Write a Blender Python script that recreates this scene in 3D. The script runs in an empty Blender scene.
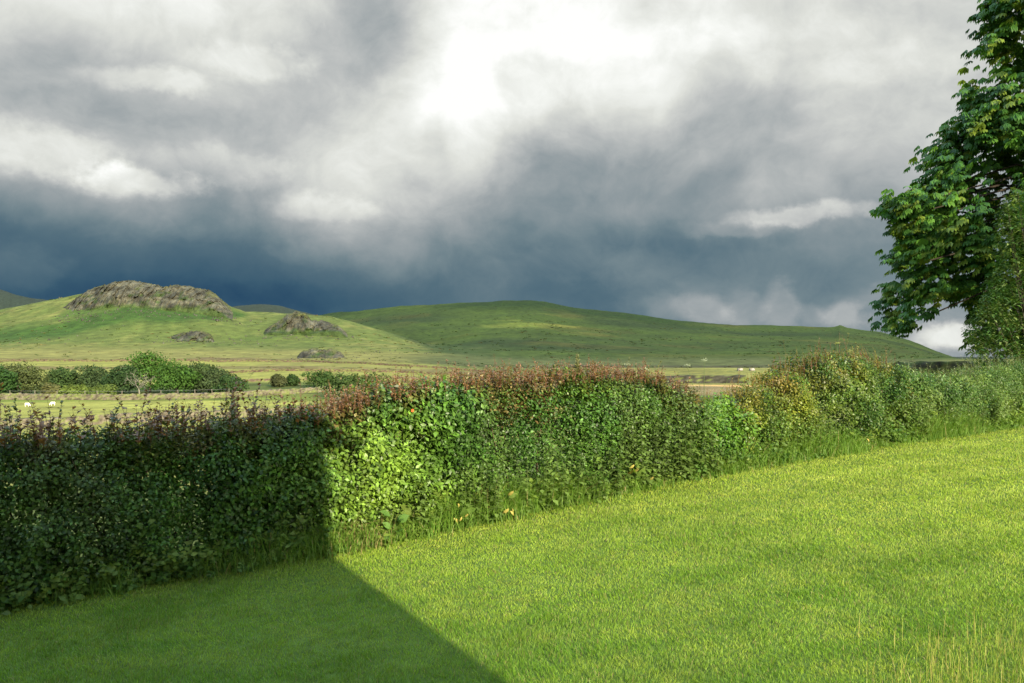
import bpy, math, random
import numpy as np

rng = np.random.default_rng(7)
random.seed(7)
SC = bpy.context.scene
COL = SC.collection
EXPO = 1.15
EYE = 2.6          # eye height above the datum, camera at x=y=0
F = 800.0          # focal length in pixels of the 1024 px wide frame

# ------------------------------------------------------------------ helpers
def tag(o, label=None, cat=None, group=None, kind=None):
    if label: o['label'] = label
    if cat: o['category'] = cat
    if group: o['group'] = group
    if kind: o['kind'] = kind
    return o

def empty(name, loc=(0, 0, 0), rz=0.0):
    o = bpy.data.objects.new(name, None)
    COL.objects.link(o)
    o.location = loc
    o.rotation_euler = (0, 0, rz)
    o.empty_display_size = 0.3
    return o

def build(name, V, Fc, mat, parent=None, col=None, smooth=False, loc=None):
    """V (n,3); Fc list of int arrays each (m,k); col (n,3) per vertex."""
    V = np.asarray(V, dtype=np.float32)
    if isinstance(Fc, np.ndarray):
        Fc = [Fc]
    Fc = [np.asarray(f, dtype=np.int32) for f in Fc if len(f)]
    me = bpy.data.meshes.new(name)
    me.vertices.add(len(V))
    me.vertices.foreach_set('co', V.ravel())
    nl = sum(f.size for f in Fc)
    me.loops.add(nl)
    me.loops.foreach_set('vertex_index', np.concatenate([f.ravel() for f in Fc]))
    npoly = sum(len(f) for f in Fc)
    me.polygons.add(npoly)
    tot = np.concatenate([np.full(len(f), f.shape[1], np.int32) for f in Fc])
    st = np.concatenate([[0], np.cumsum(tot)[:-1]]).astype(np.int32)
    me.polygons.foreach_set('loop_start', st)
    if smooth:
        me.polygons.foreach_set('use_smooth', np.ones(npoly, dtype=bool))
    if col is not None:
        a = me.attributes.new('Col', 'FLOAT_COLOR', 'POINT')
        c = np.ones((len(V), 4), np.float32)
        c[:, :3] = col
        a.data.foreach_set('color', c.ravel())
    me.update(calc_edges=True)
    if mat: me.materials.append(mat)
    o = bpy.data.objects.new(name, me)
    COL.objects.link(o)
    if parent is not None: o.parent = parent
    if loc is not None: o.location = loc
    return o

class MB:
    """collects pieces of ONE mesh"""
    def __init__(s): s.V = []; s.F = {}; s.C = []; s.n = 0
    def add(s, V, Fc, col=None):
        V = np.asarray(V, float)
        if isinstance(Fc, np.ndarray): Fc = [Fc]
        for f in Fc:
            f = np.asarray(f, np.int64)
            s.F.setdefault(f.shape[1], []).append(f + s.n)
        s.V.append(V); s.n += len(V)
        c = np.zeros((len(V), 3)) + (np.asarray(col) if col is not None else 0.5)
        s.C.append(c)
    def build(s, name, mat, parent=None, smooth=False, loc=None):
        V = np.concatenate(s.V); C = np.concatenate(s.C)
        Fc = [np.concatenate(f) for f in s.F.values()]
        return build(name, V, Fc, mat, parent, C, smooth, loc)

def box_vf(x0, x1, y0, y1, z0, z1):
    V = np.array([[x0,y0,z0],[x1,y0,z0],[x1,y1,z0],[x0,y1,z0],[x0,y0,z1],[x1,y0,z1],[x1,y1,z1],[x0,y1,z1]], float)
    Fq = np.array([[0,3,2,1],[4,5,6,7],[0,1,5,4],[1,2,6,5],[2,3,7,6],[3,0,4,7]])
    return V, Fq

def tube_vf(P, R, n=6):
    P = np.asarray(P, float); R = np.asarray(R, float)
    T = np.gradient(P, axis=0); T /= np.linalg.norm(T, axis=1, keepdims=True) + 1e-9
    ref = np.array([0.31, 0.17, 0.93]) if abs(T[0, 2]) < 0.9 else np.array([1., 0.1, 0.])
    A = np.cross(T, ref); A /= np.linalg.norm(A, axis=1, keepdims=True) + 1e-9
    B = np.cross(T, A)
    ph = np.arange(n) * 2 * math.pi / n
    V = (P[:, None] + R[:, None, None] * (np.cos(ph)[None, :, None] * A[:, None] + np.sin(ph)[None, :, None] * B[:, None])).reshape(-1, 3)
    m = len(P); q = []
    for i in range(m - 1):
        for j in range(n):
            q.append([i*n+j, i*n+(j+1) % n, (i+1)*n+(j+1) % n, (i+1)*n+j])
    V = np.concatenate([V, P[:1], P[-1:]])
    t = [[(j+1) % n, j, m*n] for j in range(n)] + [[(m-1)*n+j, (m-1)*n+(j+1) % n, m*n+1] for j in range(n)]
    return V, [np.array(q), np.array(t)]

# value noise / fbm on numpy arrays
def _h(ix, iy, iz):
    with np.errstate(over='ignore'):
        h = (ix.astype(np.int64) * 374761393 + iy.astype(np.int64) * 668265263 + iz.astype(np.int64) * 1442695041)
        h = (h ^ (h >> 13)) * 1274126177
        h = h ^ (h >> 16)
    return (h & 0xFFFFFF) / float(0xFFFFFF)

def vnoise(x, y, z=0.0):
    x, y, z = np.broadcast_arrays(np.asarray(x, float), np.asarray(y, float), np.asarray(z, float))
    ix, iy, iz = np.floor(x), np.floor(y), np.floor(z)
    fx, fy, fz = x-ix, y-iy, z-iz
    fx, fy, fz = [f*f*f*(f*(f*6-15)+10) for f in (fx, fy, fz)]
    r = 0
    for a in (0, 1):
        for b in (0, 1):
            for c in (0, 1):
                r = r + _h(ix+a, iy+b, iz+c) * (fx if a else 1-fx) * (fy if b else 1-fy) * (fz if c else 1-fz)
    return r

def fbm(x, y, z=0.0, o=4, g=0.5):
    s = 0; a = 1; t = 0; f = 1
    for k in range(o):
        s = s + a * (vnoise(np.asarray(x)*f + 17.3*k, np.asarray(y)*f - 9.1*k, np.asarray(z)*f + 3.7*k) - 0.5)
        t += a; a *= g; f *= 2.03
    return s / t * 2      # about -1..1

def sst(a, b, x):
    t = np.clip((np.asarray(x, float)-a)/(b-a), 0, 1)
    return t*t*(3-2*t)

def norm(a):
    return a / (np.linalg.norm(a, axis=-1, keepdims=True) + 1e-9)

def instances(TV, TF, pos, d, nrm, scale, width=None):
    """copies of a template (x across, y along, z normal) merged in ONE mesh's arrays"""
    d = norm(d); x = norm(np.cross(d, nrm)); z = np.cross(x, d)
    n = len(pos); k = len(TV)
    w = np.ones(n) if width is None else width
    V = (pos[:, None] + scale[:, None, None] * (TV[None, :, 0, None]*w[:, None, None]*x[:, None] + TV[None, :, 1, None]*d[:, None] + TV[None, :, 2, None]*z[:, None]))
    Fc = (TF[None] + (np.arange(n)*k)[:, None, None]).reshape(-1, TF.shape[1])
    return V.reshape(-1, 3), Fc

LEAF_V = np.array([[0,0,0],[-.32,.42,.07],[.32,.42,.07],[0,.46,0],[0,1,-.10]])
LEAF_F = np.array([[0,3,1],[1,3,4],[0,2,3],[2,4,3]])
LANCE_V = np.array([[0,0,0],[-.15,.4,.04],[.15,.4,.04],[0,.42,0],[0,1,-.16]])
QUAD_V = np.array([[0,0,0],[-.42,.35,.1],[.42,.42,.0],[.08,1,-.1]])
QUAD_F = np.array([[0,2,3,1]])

def rand_unit(n):
    v = rng.normal(size=(n, 3)); return norm(v)

# ------------------------------------------------------------------ materials
def new_mat(name):
    m = bpy.data.materials.new(name); m.use_nodes = True
    nt = m.node_tree; nt.nodes.clear()
    out = nt.nodes.new('ShaderNodeOutputMaterial')
    return m, nt, out

def leaf_mat(name, trans=0.35, rough=0.45, spec=0.4, var=0.25, nscale=3.0, tcol=(1.25, 1.25, 0.5)):
    m, nt, out = new_mat(name)
    N, L = nt.nodes.new, nt.links.new
    at = N('ShaderNodeAttribute'); at.attribute_name = 'Col'
    tc = N('ShaderNodeTexCoord')
    no = N('ShaderNodeTexNoise'); no.inputs['Scale'].default_value = nscale; no.inputs['Detail'].default_value = 3
    L(tc.outputs['Object'], no.inputs['Vector'])
    mr = N('ShaderNodeMapRange'); mr.inputs['From Min'].default_value = .25; mr.inputs['From Max'].default_value = .75
    mr.inputs['To Min'].default_value = 1-var; mr.inputs['To Max'].default_value = 1+var
    L(no.outputs['Fac'], mr.inputs['Value'])
    mx = N('ShaderNodeVectorMath'); mx.operation = 'SCALE'
    L(at.outputs['Color'], mx.inputs[0]); L(mr.outputs['Result'], mx.inputs['Scale'])
    p = N('ShaderNodeBsdfPrincipled'); p.inputs['Roughness'].default_value = rough
    p.inputs['Specular IOR Level'].default_value = spec
    L(mx.outputs['Vector'], p.inputs['Base Color'])
    t = N('ShaderNodeBsdfTranslucent')
    tm = N('ShaderNodeVectorMath'); tm.operation = 'MULTIPLY'; tm.inputs[1].default_value = tcol
    L(mx.outputs['Vector'], tm.inputs[0]); L(tm.outputs['Vector'], t.inputs['Color'])
    ms = N('ShaderNodeMixShader'); ms.inputs['Fac'].default_value = trans
    L(p.outputs[0], ms.inputs[1]); L(t.outputs[0], ms.inputs[2]); L(ms.outputs[0], out.inputs['Surface'])
    return m

def attr_mat(name, rough=0.9, nscale=2.0, var=0.3, bump=0.0, bscale=20.0, spec=0.15, coord='Object', squash=None):
    m, nt, out = new_mat(name)
    N, L = nt.nodes.new, nt.links.new
    at = N('ShaderNodeAttribute'); at.attribute_name = 'Col'
    tc = N('ShaderNodeTexCoord')
    vec = tc.outputs[coord]
    if squash:
        mp = N('ShaderNodeMapping'); mp.inputs['Scale'].default_value = squash; L(vec, mp.inputs['Vector']); vec = mp.outputs['Vector']
    no = N('ShaderNodeTexNoise'); no.inputs['Scale'].default_value = nscale; no.inputs['Detail'].default_value = 8; no.inputs['Roughness'].default_value = .65
    L(vec, no.inputs['Vector'])
    mr = N('ShaderNodeMapRange'); mr.inputs['From Min'].default_value = .3; mr.inputs['From Max'].default_value = .7
    mr.inputs['To Min'].default_value = 1-var; mr.inputs['To Max'].default_value = 1+var
    L(no.outputs['Fac'], mr.inputs['Value'])
    mx = N('ShaderNodeVectorMath'); mx.operation = 'SCALE'
    L(at.outputs['Color'], mx.inputs[0]); L(mr.outputs['Result'], mx.inputs['Scale'])
    p = N('ShaderNodeBsdfPrincipled'); p.inputs['Roughness'].default_value = rough; p.inputs['Specular IOR Level'].default_value = spec
    L(mx.outputs['Vector'], p.inputs['Base Color'])
    if bump:
        b = N('ShaderNodeTexNoise'); b.inputs['Scale'].default_value = bscale; b.inputs['Detail'].default_value = 6
        L(vec, b.inputs['Vector'])
        bm = N('ShaderNodeBump'); bm.inputs['Strength'].default_value = 1; bm.inputs['Distance'].default_value = bump
        L(b.outputs['Fac'], bm.inputs['Height']); L(bm.outputs['Normal'], p.inputs['Normal'])
    L(p.outputs[0], out.inputs['Surface'])
    return m

M_LEAF = leaf_mat('hedge_leaf', .30, .42, .32)
M_CHEST = leaf_mat('chestnut_leaf', .32, .5, .25)
M_WEED = leaf_mat('weed_leaf', .35, .55, .3)
M_GRASS = leaf_mat('grass_blade', .38, .5, .3, var=.14, nscale=1.1, tcol=(1.15, 1.2, .5))
M_FAR = leaf_mat('far_foliage', .25, .7, .1, var=.25, nscale=.35)
M_BARK = attr_mat('bark', .9, 6, .4, .02, 30)
M_STONE = attr_mat('dry_stone', .95, 2.2, .45, .08, 3.0)
M_ROCK = attr_mat('crag_rock', .95, .16, .65, 2.4, .30)
M_LAND = attr_mat('hill_turf', .95, .10, .42, 1.2, .3)
M_LAWN = attr_mat('lawn_soil', .95, 8, .4)
M_WOOL = attr_mat('wool', .95, 9, .1)
M_WALLS = attr_mat('render_wall', .9, 5, .1, .004, 60)
M_SLATE = attr_mat('slate', .6, 7, .25, .01, 9)
M_GLASS = attr_mat('window_glass', .08, 3, .02, 0, 1, .6)
M_CLOUD = attr_mat('cloud_mass', 1.0, .002, .1, 0, 1, 0)

# ------------------------------------------------------------------ ground shape
CS, SN = 0.8446, 0.5354        # hedge direction (s along, p beyond the hedge)
def sp_of(x, y):
    return x*CS + (y-10.7)*SN, -x*SN + (y-10.7)*CS
def xy_of(s, p):
    return s*CS - p*SN, 10.7 + s*SN + p*CS
G_S = [-40, -12, -5.8, -2.5, -.2, 3.5, 8, 13.6, 20, 40]
G_Z = [-.3, -.1, .05, .13, .29, .5, .64, .72, .8, .9]
_gs = np.linspace(-40, 40, 801); _gz = np.interp(_gs, G_S, G_Z)
_k = np.exp(-np.linspace(-2, 2, 41)**2); _k /= _k.sum()
_gz = np.convolve(np.pad(_gz, 20, mode='edge'), _k, 'valid')
def lawn_z(x, y):
    s, p = sp_of(np.asarray(x, float), np.asarray(y, float))
    return np.interp(s, _gs, _gz) + .018*fbm(np.asarray(x)*.55, np.asarray(y)*.55, 2.2, 3)
def s_of_u(u, off=0.0):
    k = (np.asarray(u, float)-512)/F
    Y = (10.7 + off/CS)/(1-.634*k); X = k*Y
    return sp_of(X, Y)[0]

def pchip(xk, yk, x):
    """monotone cubic through knots; yk (nk, m) per column, x (n) -> (n, m)"""
    xk = np.asarray(xk, float); h = np.diff(xk)[:, None]; dl = np.diff(yk, axis=0)/h
    m = np.zeros_like(yk)
    w1 = 2*h[1:]+h[:-1]; w2 = h[1:]+2*h[:-1]
    same = dl[:-1]*dl[1:] > 0
    with np.errstate(divide='ignore', invalid='ignore'):
        hm = (w1+w2)/(w1/dl[:-1] + w2/dl[1:])
    m[1:-1] = np.where(same, hm, 0)
    m[0] = dl[0]; m[-1] = dl[-1]
    i = np.clip(np.searchsorted(xk, x, side='right')-1, 0, len(xk)-2)
    hh = (xk[i+1]-xk[i])[:, None]; t = ((x-xk[i])[:, None])/hh
    return ((2*t**3-3*t**2+1)*yk[i] + (t**3-2*t**2+t)*hh*m[i] + (-2*t**3+3*t**2)*yk[i+1] + (t**3-t**2)*hh*m[i+1])

A_U = [-900,-200, 0, 40, 75, 100, 130, 160, 200, 230, 245, 290, 330, 370, 420, 460, 520, 3000]
A_V = [330, 314, 309, 302, 295, 289, 287, 290, 295, 305, 311, 313, 316, 327, 342, 349, 352, 352]
B_U = [-900,-200, 0, 200, 300, 340, 400, 450, 500, 530, 545, 570, 620, 680, 740, 800, 834, 840, 848, 880, 910, 935, 960, 1000, 1100, 3000]
B_V = [330, 320, 322, 322, 318, 313, 306, 303, 301, 300, 301, 306, 312, 320, 325, 327, 326.8, 324.4, 327.3, 331, 340, 351, 360, 368, 374, 374]
C_U = [-900,-200, -50, 0, 30, 60, 90, 130, 200, 235, 260, 280, 300, 330, 360, 400, 3000]
C_V = [290, 276, 283, 288, 296, 301, 306, 312, 312, 306, 304, 306, 311, 318, 330, 352, 372]
YK = [8, 15, 30, 45, 60, 80, 100, 130, 180, 210, 300, 450, 600, 700, 850, 900, 950, 1080, 1300, 1600, 2000, 2300, 2500, 3000, 4000, 5200, 9000, 32000]
L_Z = [0, -.4, -3, -5.2, -7, -9, -10, -11, -12, -12, -10.4, -8, -5]
R_Z = [.4, .3, .1, -.1, -.3, 0, -1.0, -3.5, -8, -10, -12.5, -12.5, -11]
W_Z = [.7, .7, .65, .6, .55, .5, 0, -2, -7, -10, -12.5, -12.5, -11]
BF_Y = [600, 700, 850, 900, 950, 1080, 1300, 1600, 2000, 2300, 2500]
BF = [.10, .13, .185, .20, .22, .28, .38, .55, .78, .94, 1]

def land_uy(u, Y):
    """height of the land per column u and forward distance Y  -> (nY, nu)"""
    u = np.asarray(u, float); Y = np.asarray(Y, float)
    wr = sst(330, 560, u); wf = sst(780, 930, u)
    K = np.zeros((len(YK), len(u)))
    for i, y in enumerate(YK):
        if i < 13:
            z = L_Z[i]*(1-wr) + R_Z[i]*wr; z = z*(1-wf) + W_Z[i]*wf
            K[i] = z
    va = np.interp(u, A_U, A_V); vb = np.interp(u, B_U, B_V); vc = np.interp(u, C_U, C_V)
    z_of = lambda v, y: EYE - (v-341)/F*y
    wa = 1-sst(400, 500, u)               # share of hill A
    for i, y in enumerate(YK):
        if y in BF_Y:
            fb = BF[BF_Y.index(y)]
            zb = z_of(359 + (vb-359)*fb, y)
            if y <= 950:
                fa = {600: 0, 700: .17, 850: .72, 900: .9, 950: 1}[y]
                za = z_of(351 + (va-351)*fa, y)
                K[i] = za*wa + zb*(1-wa) if y > 600 else K[i]
            elif y in (1080, 1300):
                za = z_of(va, 950)*(.72 if y == 1080 else .35) - 6
                K[i] = np.minimum(za, zb)*wa + zb*(1-wa)
            else:
                K[i] = zb
        elif y == 3000: K[i] = z_of(vb, 2500)*.55 - 40
        elif y == 4000: K[i] = z_of(vc, 4000)
        elif y == 5200: K[i] = z_of(np.maximum(vc, 340), 4000)*.4 - 160
        elif y == 9000: K[i] = -420
        elif y == 32000: K[i] = -640
    return pchip(YK, K, np.clip(Y, YK[0], YK[-1]))

def rough(x, y, Y):
    """small relief that grows with distance"""
    a = np.clip((Y-25)/400, 0, 1)
    far = np.clip((Y-500)/900, 0, 1)
    return a*(1.2*fbm(x/60, y/60, 1.0, 4) + .35*fbm(x/13, y/13, 5., 3)) + far*(5.0*fbm(x/210, y/210, 8., 5, .55) + 2.6*(.5-np.abs(fbm(x/95, y/150, 14., 4))) + .7*fbm(x/14, y/14, 19., 2))

U_COLS = None
def land_z(x, y):
    """height at scattered points (used to stand things on the land)"""
    x = np.atleast_1d(np.asarray(x, float)); y = np.atleast_1d(np.asarray(y, float))
    out = np.zeros(len(x))
    rho = np.hypot(x, y); th = np.arctan2(x, y)
    u = 512 + F*np.tan(np.clip(th, -1.1, 1.1)); Y = rho*np.maximum(np.cos(th), .45)
    for i in range(len(x)):
        out[i] = land_uy(np.array([u[i]]), np.array([Y[i]]))[0, 0]
    return blend_near(x, y, out + rough(x, y, Y))
def blend_near(x, y, z):
    s, p = sp_of(x, y)
    w = sst(1.0, 14, p)
    return (lawn_z(x, y)-.06)*(1-w) + z*w

# ---- the land sheet: rings of a polar grid all the way round
th = np.concatenate([np.linspace(-math.pi, -.80, 60, endpoint=False), np.linspace(-.80, .80, 840, endpoint=False), np.linspace(.80, math.pi, 60)])
rr = np.concatenate([np.geomspace(.8, 20, 40, endpoint=False), np.geomspace(20, 560, 150, endpoint=False), np.linspace(560, 1000, 110, endpoint=False),
                     np.geomspace(1000, 2700, 110, endpoint=False), np.geomspace(2700, 4200, 50, endpoint=False), np.geomspace(4200, 30000, 30)])
TH, RR = np.meshgrid(th, rr)
X, Y_ = RR*np.sin(TH), RR*np.cos(TH)
cosk = np.maximum(np.cos(th), .45)
ucol = 512 + F*np.tan(np.clip(th, -1.1, 1.1))
Zl = np.zeros_like(X); Ye = RR*cosk[None]
for j in range(len(th)):
    Zl[:, j] = land_uy(ucol[j:j+1], Ye[:, j])[:, 0]
Zl = blend_near(X, Y_, Zl + rough(X, Y_, Ye))
VV = 341 + (EYE-Zl)*F/np.maximum(Ye, 1); UU = np.broadcast_to(ucol[None], X.shape)

def lerp(a, b, w): return a*(1-w[..., None]) + np.asarray(b)*w[..., None]
PAST = np.array([.20, .225, .045]); LIME = np.array([.31, .28, .075]); PALE = np.array([.26, .225, .075])
MOOR = np.array([.115, .135, .034]); BRACK = np.array([.045, .085, .014]); BROWN = np.array([.17, .115, .060]); DARKM = np.array([.055, .080, .030])
warp = 14*fbm(X/120, Y_/120, 3., 3)
Yw = Ye + warp*np.clip(Ye/300, .15, 3)
c = np.zeros(X.shape+(3,)) + LIME
n1 = fbm(X/35, Y_/60, 11., 4); n2 = fbm(X/90, Y_/90, 21., 4); n3 = fbm(X/9, Y_/16, 31., 3)
# valley fields
c = lerp(c, PAST*.8, sst(186, 192, Yw)*(1-sst(205, 212, Yw)))
c = lerp(c, MOOR*.9, sst(205, 215, Yw)*(1-sst(250, 262, Yw)))
c = lerp(c, LIME*.95, sst(252, 260, Yw)*(1-sst(335, 345, Yw)))
c = lerp(c, PALE*.9, sst(335, 350, Yw))
c = lerp(c, LIME*.9, sst(372, 380, Yw)*(1-sst(430, 440, Yw))*sst(-.3, .3, n2))
c = lerp(c, BROWN, np.clip(sst(345, 355, Yw)*(1-sst(368, 378, Yw))*(.55+n1*.8), 0, 1))
c = lerp(c, BROWN*.95, np.clip(sst(430, 445, Yw)*(1-sst(480, 500, Yw))*(.35+n1*1.2), 0, 1))
# hill turf
wm = sst(560, 680, Yw)
c = lerp(c, MOOR, wm)
c = lerp(c, PALE*.75, np.clip(wm*(n1*1.1+n3*.5-.05), 0, .8))
c = lerp(c, BRACK*1.3, np.clip(wm*(n2*1.4-.35), 0, .7))
# the bracken bank below the crag
bk = np.interp(UU, [0, 60, 90, 140, 200, 235, 250], [334, 328, 318, 308, 309, 311, 312]) ; bh = np.interp(UU, [-60, 0, 60, 110, 160, 215, 245], [6, 8, 7, 9, 11, 8, 2])
wb = (sst(700, 760, Ye))*(1-sst(1000, 1040, Ye))*np.exp(-((VV-bk-3+3*n1)/bh)**2)*sst(-120, -20, UU)*(1-sst(236, 252, UU))
c = lerp(c, BRACK, np.clip(wb*1.5, 0, 1))
# the big fell behind: heather, grass and rushes in long streaks
wB = np.clip(sst(960, 1150, Ye) + sst(440, 520, UU - (VV-341)*1.0)*sst(560, 700, Ye), 0, 1)
st1 = fbm(X/330, Y_/330, 41., 4); st2 = fbm(X/130, Y_/170, 51., 4)
cB = lerp(np.zeros_like(c)+MOOR*np.array([.85, 1.0, 1.0]), DARKM, np.clip(.45+st1*1.3, 0, 1))
cB = lerp(cB, PALE*.6, np.clip(st2*1.4-.25, 0, .8))
cB = lerp(cB, BRACK*.8, np.clip(sst(2050, 2350, Ye)*(.75+st1), 0, .85))
c = lerp(c, cB*np.array([1.42, 1.17, .72])*(1+.25*fbm(X/28, Y_/45, 61., 4))[..., None], wB)
c = lerp(c, np.array([.030, .040, .030]), sst(3000, 3400, Ye))  # farthest ridges: dark heather, with their cloud shade put into the colour too
# right-hand near pasture with the bare track
wn = sst(430, 600, UU)*(1-sst(110, 150, Ye))
c = lerp(c, PALE*.85, wn*np.clip(.6+n3*.8, 0, 1))
wt = sst(600, 640, UU)*(1-sst(760, 800, UU))*sst(38, 40, Ye+n3)*(1-sst(51, 54, Ye+n3))
c = lerp(c, np.array([.72, .40, .18]), wt)
c *= (1 + .16*n3 + .10*n1)[..., None]
c = np.clip(c*np.array([.67, .75, .62]), .008, .6)
nr, nt_ = X.shape
idx = np.arange(nr*nt_).reshape(nr, nt_)
q = np.stack([idx[:-1, :-1], idx[:-1, 1:], idx[1:, 1:], idx[1:, :-1]], -1).reshape(-1, 4)
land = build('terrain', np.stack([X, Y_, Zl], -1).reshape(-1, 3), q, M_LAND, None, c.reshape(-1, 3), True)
tag(land, kind='structure')

def land_z(x, y):
    """height of the built sheet at scattered points"""
    x = np.atleast_1d(np.asarray(x, float)); y = np.atleast_1d(np.asarray(y, float))
    t_ = np.arctan2(x, y); r_ = np.hypot(x, y)
    j = np.clip(np.searchsorted(th, t_)-1, 0, len(th)-2); i = np.clip(np.searchsorted(rr, r_)-1, 0, len(rr)-2)
    a = (t_-th[j])/(th[j+1]-th[j]); b = (r_-rr[i])/(rr[i+1]-rr[i])
    return Zl[i, j]*(1-a)*(1-b)+Zl[i, j+1]*a*(1-b)+Zl[i+1, j]*(1-a)*b+Zl[i+1, j+1]*a*b

# ------------------------------------------------------------------ lawn sheet
ls = np.linspace(-14, 20, 171); lp = np.concatenate([np.linspace(-26, -10, 30, endpoint=False), np.linspace(-10, .9, 80)])
LS, LP = np.meshgrid(ls, lp)
lx, ly = xy_of(LS, LP)
lz = lawn_z(lx, ly)
nr, nt_ = lx.shape; idx = np.arange(nr*nt_).reshape(nr, nt_)
q = np.stack([idx[:-1, :-1], idx[:-1, 1:], idx[1:, 1:], idx[1:, :-1]], -1).reshape(-1, 4)
lc = np.zeros((nr*nt_, 3)) + np.array([.075, .12, .02])
lawn = build('lawn', np.stack([lx, ly, lz], -1).reshape(-1, 3), q, M_LAWN, None, lc, True)
tag(lawn, kind='structure')

# ------------------------------------------------------------------ grass
def blades(x, y, z, h, w, lean_az, lean, col, curl=.5):
    """one three-segment-less blade per point: 5 vertices, a bent ribbon"""
    n = len(x)
    fa = rng.uniform(0, 2*math.pi, n)
    side = np.stack([np.cos(fa), np.sin(fa), 0*fa], -1)
    ld = np.stack([np.cos(lean_az), np.sin(lean_az), 0*fa], -1)
    b = np.stack([x, y, z], -1)
    up = np.array([0, 0, 1.])
    m = b + (h*.55)[:, None]*(up + ld*(lean*.6)[:, None])
    t = b + h[:, None]*(up*(1-.35*np.clip(lean, 0, 1.4)*curl)[:, None] + ld*lean[:, None])
    V = np.stack([b - side*(w/2)[:, None], b + side*(w/2)[:, None], m + side*(w*.42)[:, None], m - side*(w*.42)[:, None], t], 1)
    k = np.arange(n)*5
    Q = np.stack([k, k+1, k+2, k+3], -1); T = np.stack([k+3, k+2, k+4], -1)
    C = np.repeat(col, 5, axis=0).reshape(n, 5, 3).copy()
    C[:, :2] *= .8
    return V.reshape(-1, 3), [Q, T], C.reshape(-1, 3)

def lawn_points(n):
    """points on the lawn, thinning out with distance"""
    out = []
    while sum(len(o) for o in out) < n:
        k = rng.uniform(-.86, .86, n); Y = np.exp(rng.uniform(math.log(3.6), math.log(21), n))
        keep = rng.uniform(size=n) < np.minimum(1, (Y/9)**.75)
        p_ = np.stack([k*Y, Y], -1)[keep]
        s, p = sp_of(p_[:, 0], p_[:, 1])
        out.append(p_[(p < .12+.1*rng.normal(size=len(p))) & (s > -10) & (s < 19)])
    return np.concatenate(out)[:n]

P = lawn_points(560000)
gx, gy = P[:, 0], P[:, 1]; n = len(P)
s_, p_ = sp_of(gx, gy)
dist = np.hypot(gx, gy)
stripe = np.sin((p_*1.0 + .12*s_ + .25*fbm(gx*.3, gy*.3, 7., 2))*2*math.pi/1.05)
patch = fbm(gx*.9, gy*.9, 12., 4)
patch2 = fbm(gx*3.5, gy*3.5, 15., 3)
h = (.025 + .013*rng.random(n) + .012*patch + .030*np.clip(patch2, 0, 1)) * (1 + .25*np.clip((6.2-dist)/2, 0, 1))
h = np.clip(h, .02, .11)
w = (.0027 + .0015*rng.random(n)) * np.clip(dist/6.5, .8, 2.2)
laz = np.where(stripe > 0, math.atan2(SN, CS), math.atan2(-SN, -CS)) + rng.normal(0, 1.5, n)
lean = np.abs(rng.normal(.55, .35, n))
g0 = np.array([.225, .375, .030]); g1 = np.array([.108, .240, .018]); gy_ = np.array([.43, .475, .075]); straw = np.array([.36, .30, .13])
mixv = np.clip(.5 + .9*patch + .5*patch2 + .22*rng.normal(size=n), 0, 1)
colr = lerp(np.zeros((n, 3))+g0, g1, mixv)
colr = lerp(colr, gy_, np.clip(.25*rng.random(n) + .35*sst(6.5, 13, dist) + .06*stripe + .45*np.clip(-patch2, 0, 1), 0, .85))
st = rng.random(n) < .055 + .06*np.clip(patch2-.1, 0, 1)
colr *= np.exp(rng.normal(-.02, .17, (n, 1)))
colr[st] = straw*rng.uniform(.6, 1.1, (st.sum(), 1))
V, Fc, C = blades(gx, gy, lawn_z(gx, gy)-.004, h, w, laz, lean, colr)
mb = MB(); mb.add(V, Fc, C)
# taller uncut straw at the right-hand foot of the picture and thin stray stalks
n = 5600
kx = rng.uniform(.30, .86, n); Yk = rng.uniform(4.2, 6.6, n)
keep = rng.random(n) < sst(.38, .62, kx)*sst(6.5, 5.2, Yk)
gx, gy = (kx*Yk)[keep], Yk[keep]; n = len(gx)
colr = lerp(np.zeros((n, 3))+np.array([.38, .31, .11]), g0, rng.random(n)*.7)
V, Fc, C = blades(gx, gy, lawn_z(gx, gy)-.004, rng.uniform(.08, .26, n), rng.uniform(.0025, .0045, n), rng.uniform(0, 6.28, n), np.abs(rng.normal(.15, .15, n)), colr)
mb.add(V, Fc, C)
g = mb.build('grass', M_GRASS)
tag(g, 'short mown sunlit lawn grass sloping up to the hedge foot', 'grass', kind='stuff')

# ------------------------------------------------------------------ hedge and shrubs
HT_U = [-250, 0, 100, 200, 300, 340, 380, 430, 500, 600, 650, 700, 735, 780, 815, 850, 900, 930, 960, 1024, 1150]
HT_Z = [1.63, 1.63, 1.61, 1.61, 1.67, 1.82, 1.95, 2.00, 2.08, 2.10, 2.02, 1.62, 1.72, 1.98, 2.26, 2.34, 2.05, 1.80, 1.92, 2.1, 2.2]
HT_S = s_of_u(HT_U, .45)
def top_z(s): return np.interp(s, HT_S, HT_Z)
HEDGE_END = float(s_of_u(708)); SHRUB_A = float(s_of_u(812)); SHRUB_B = float(s_of_u(915))

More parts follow.
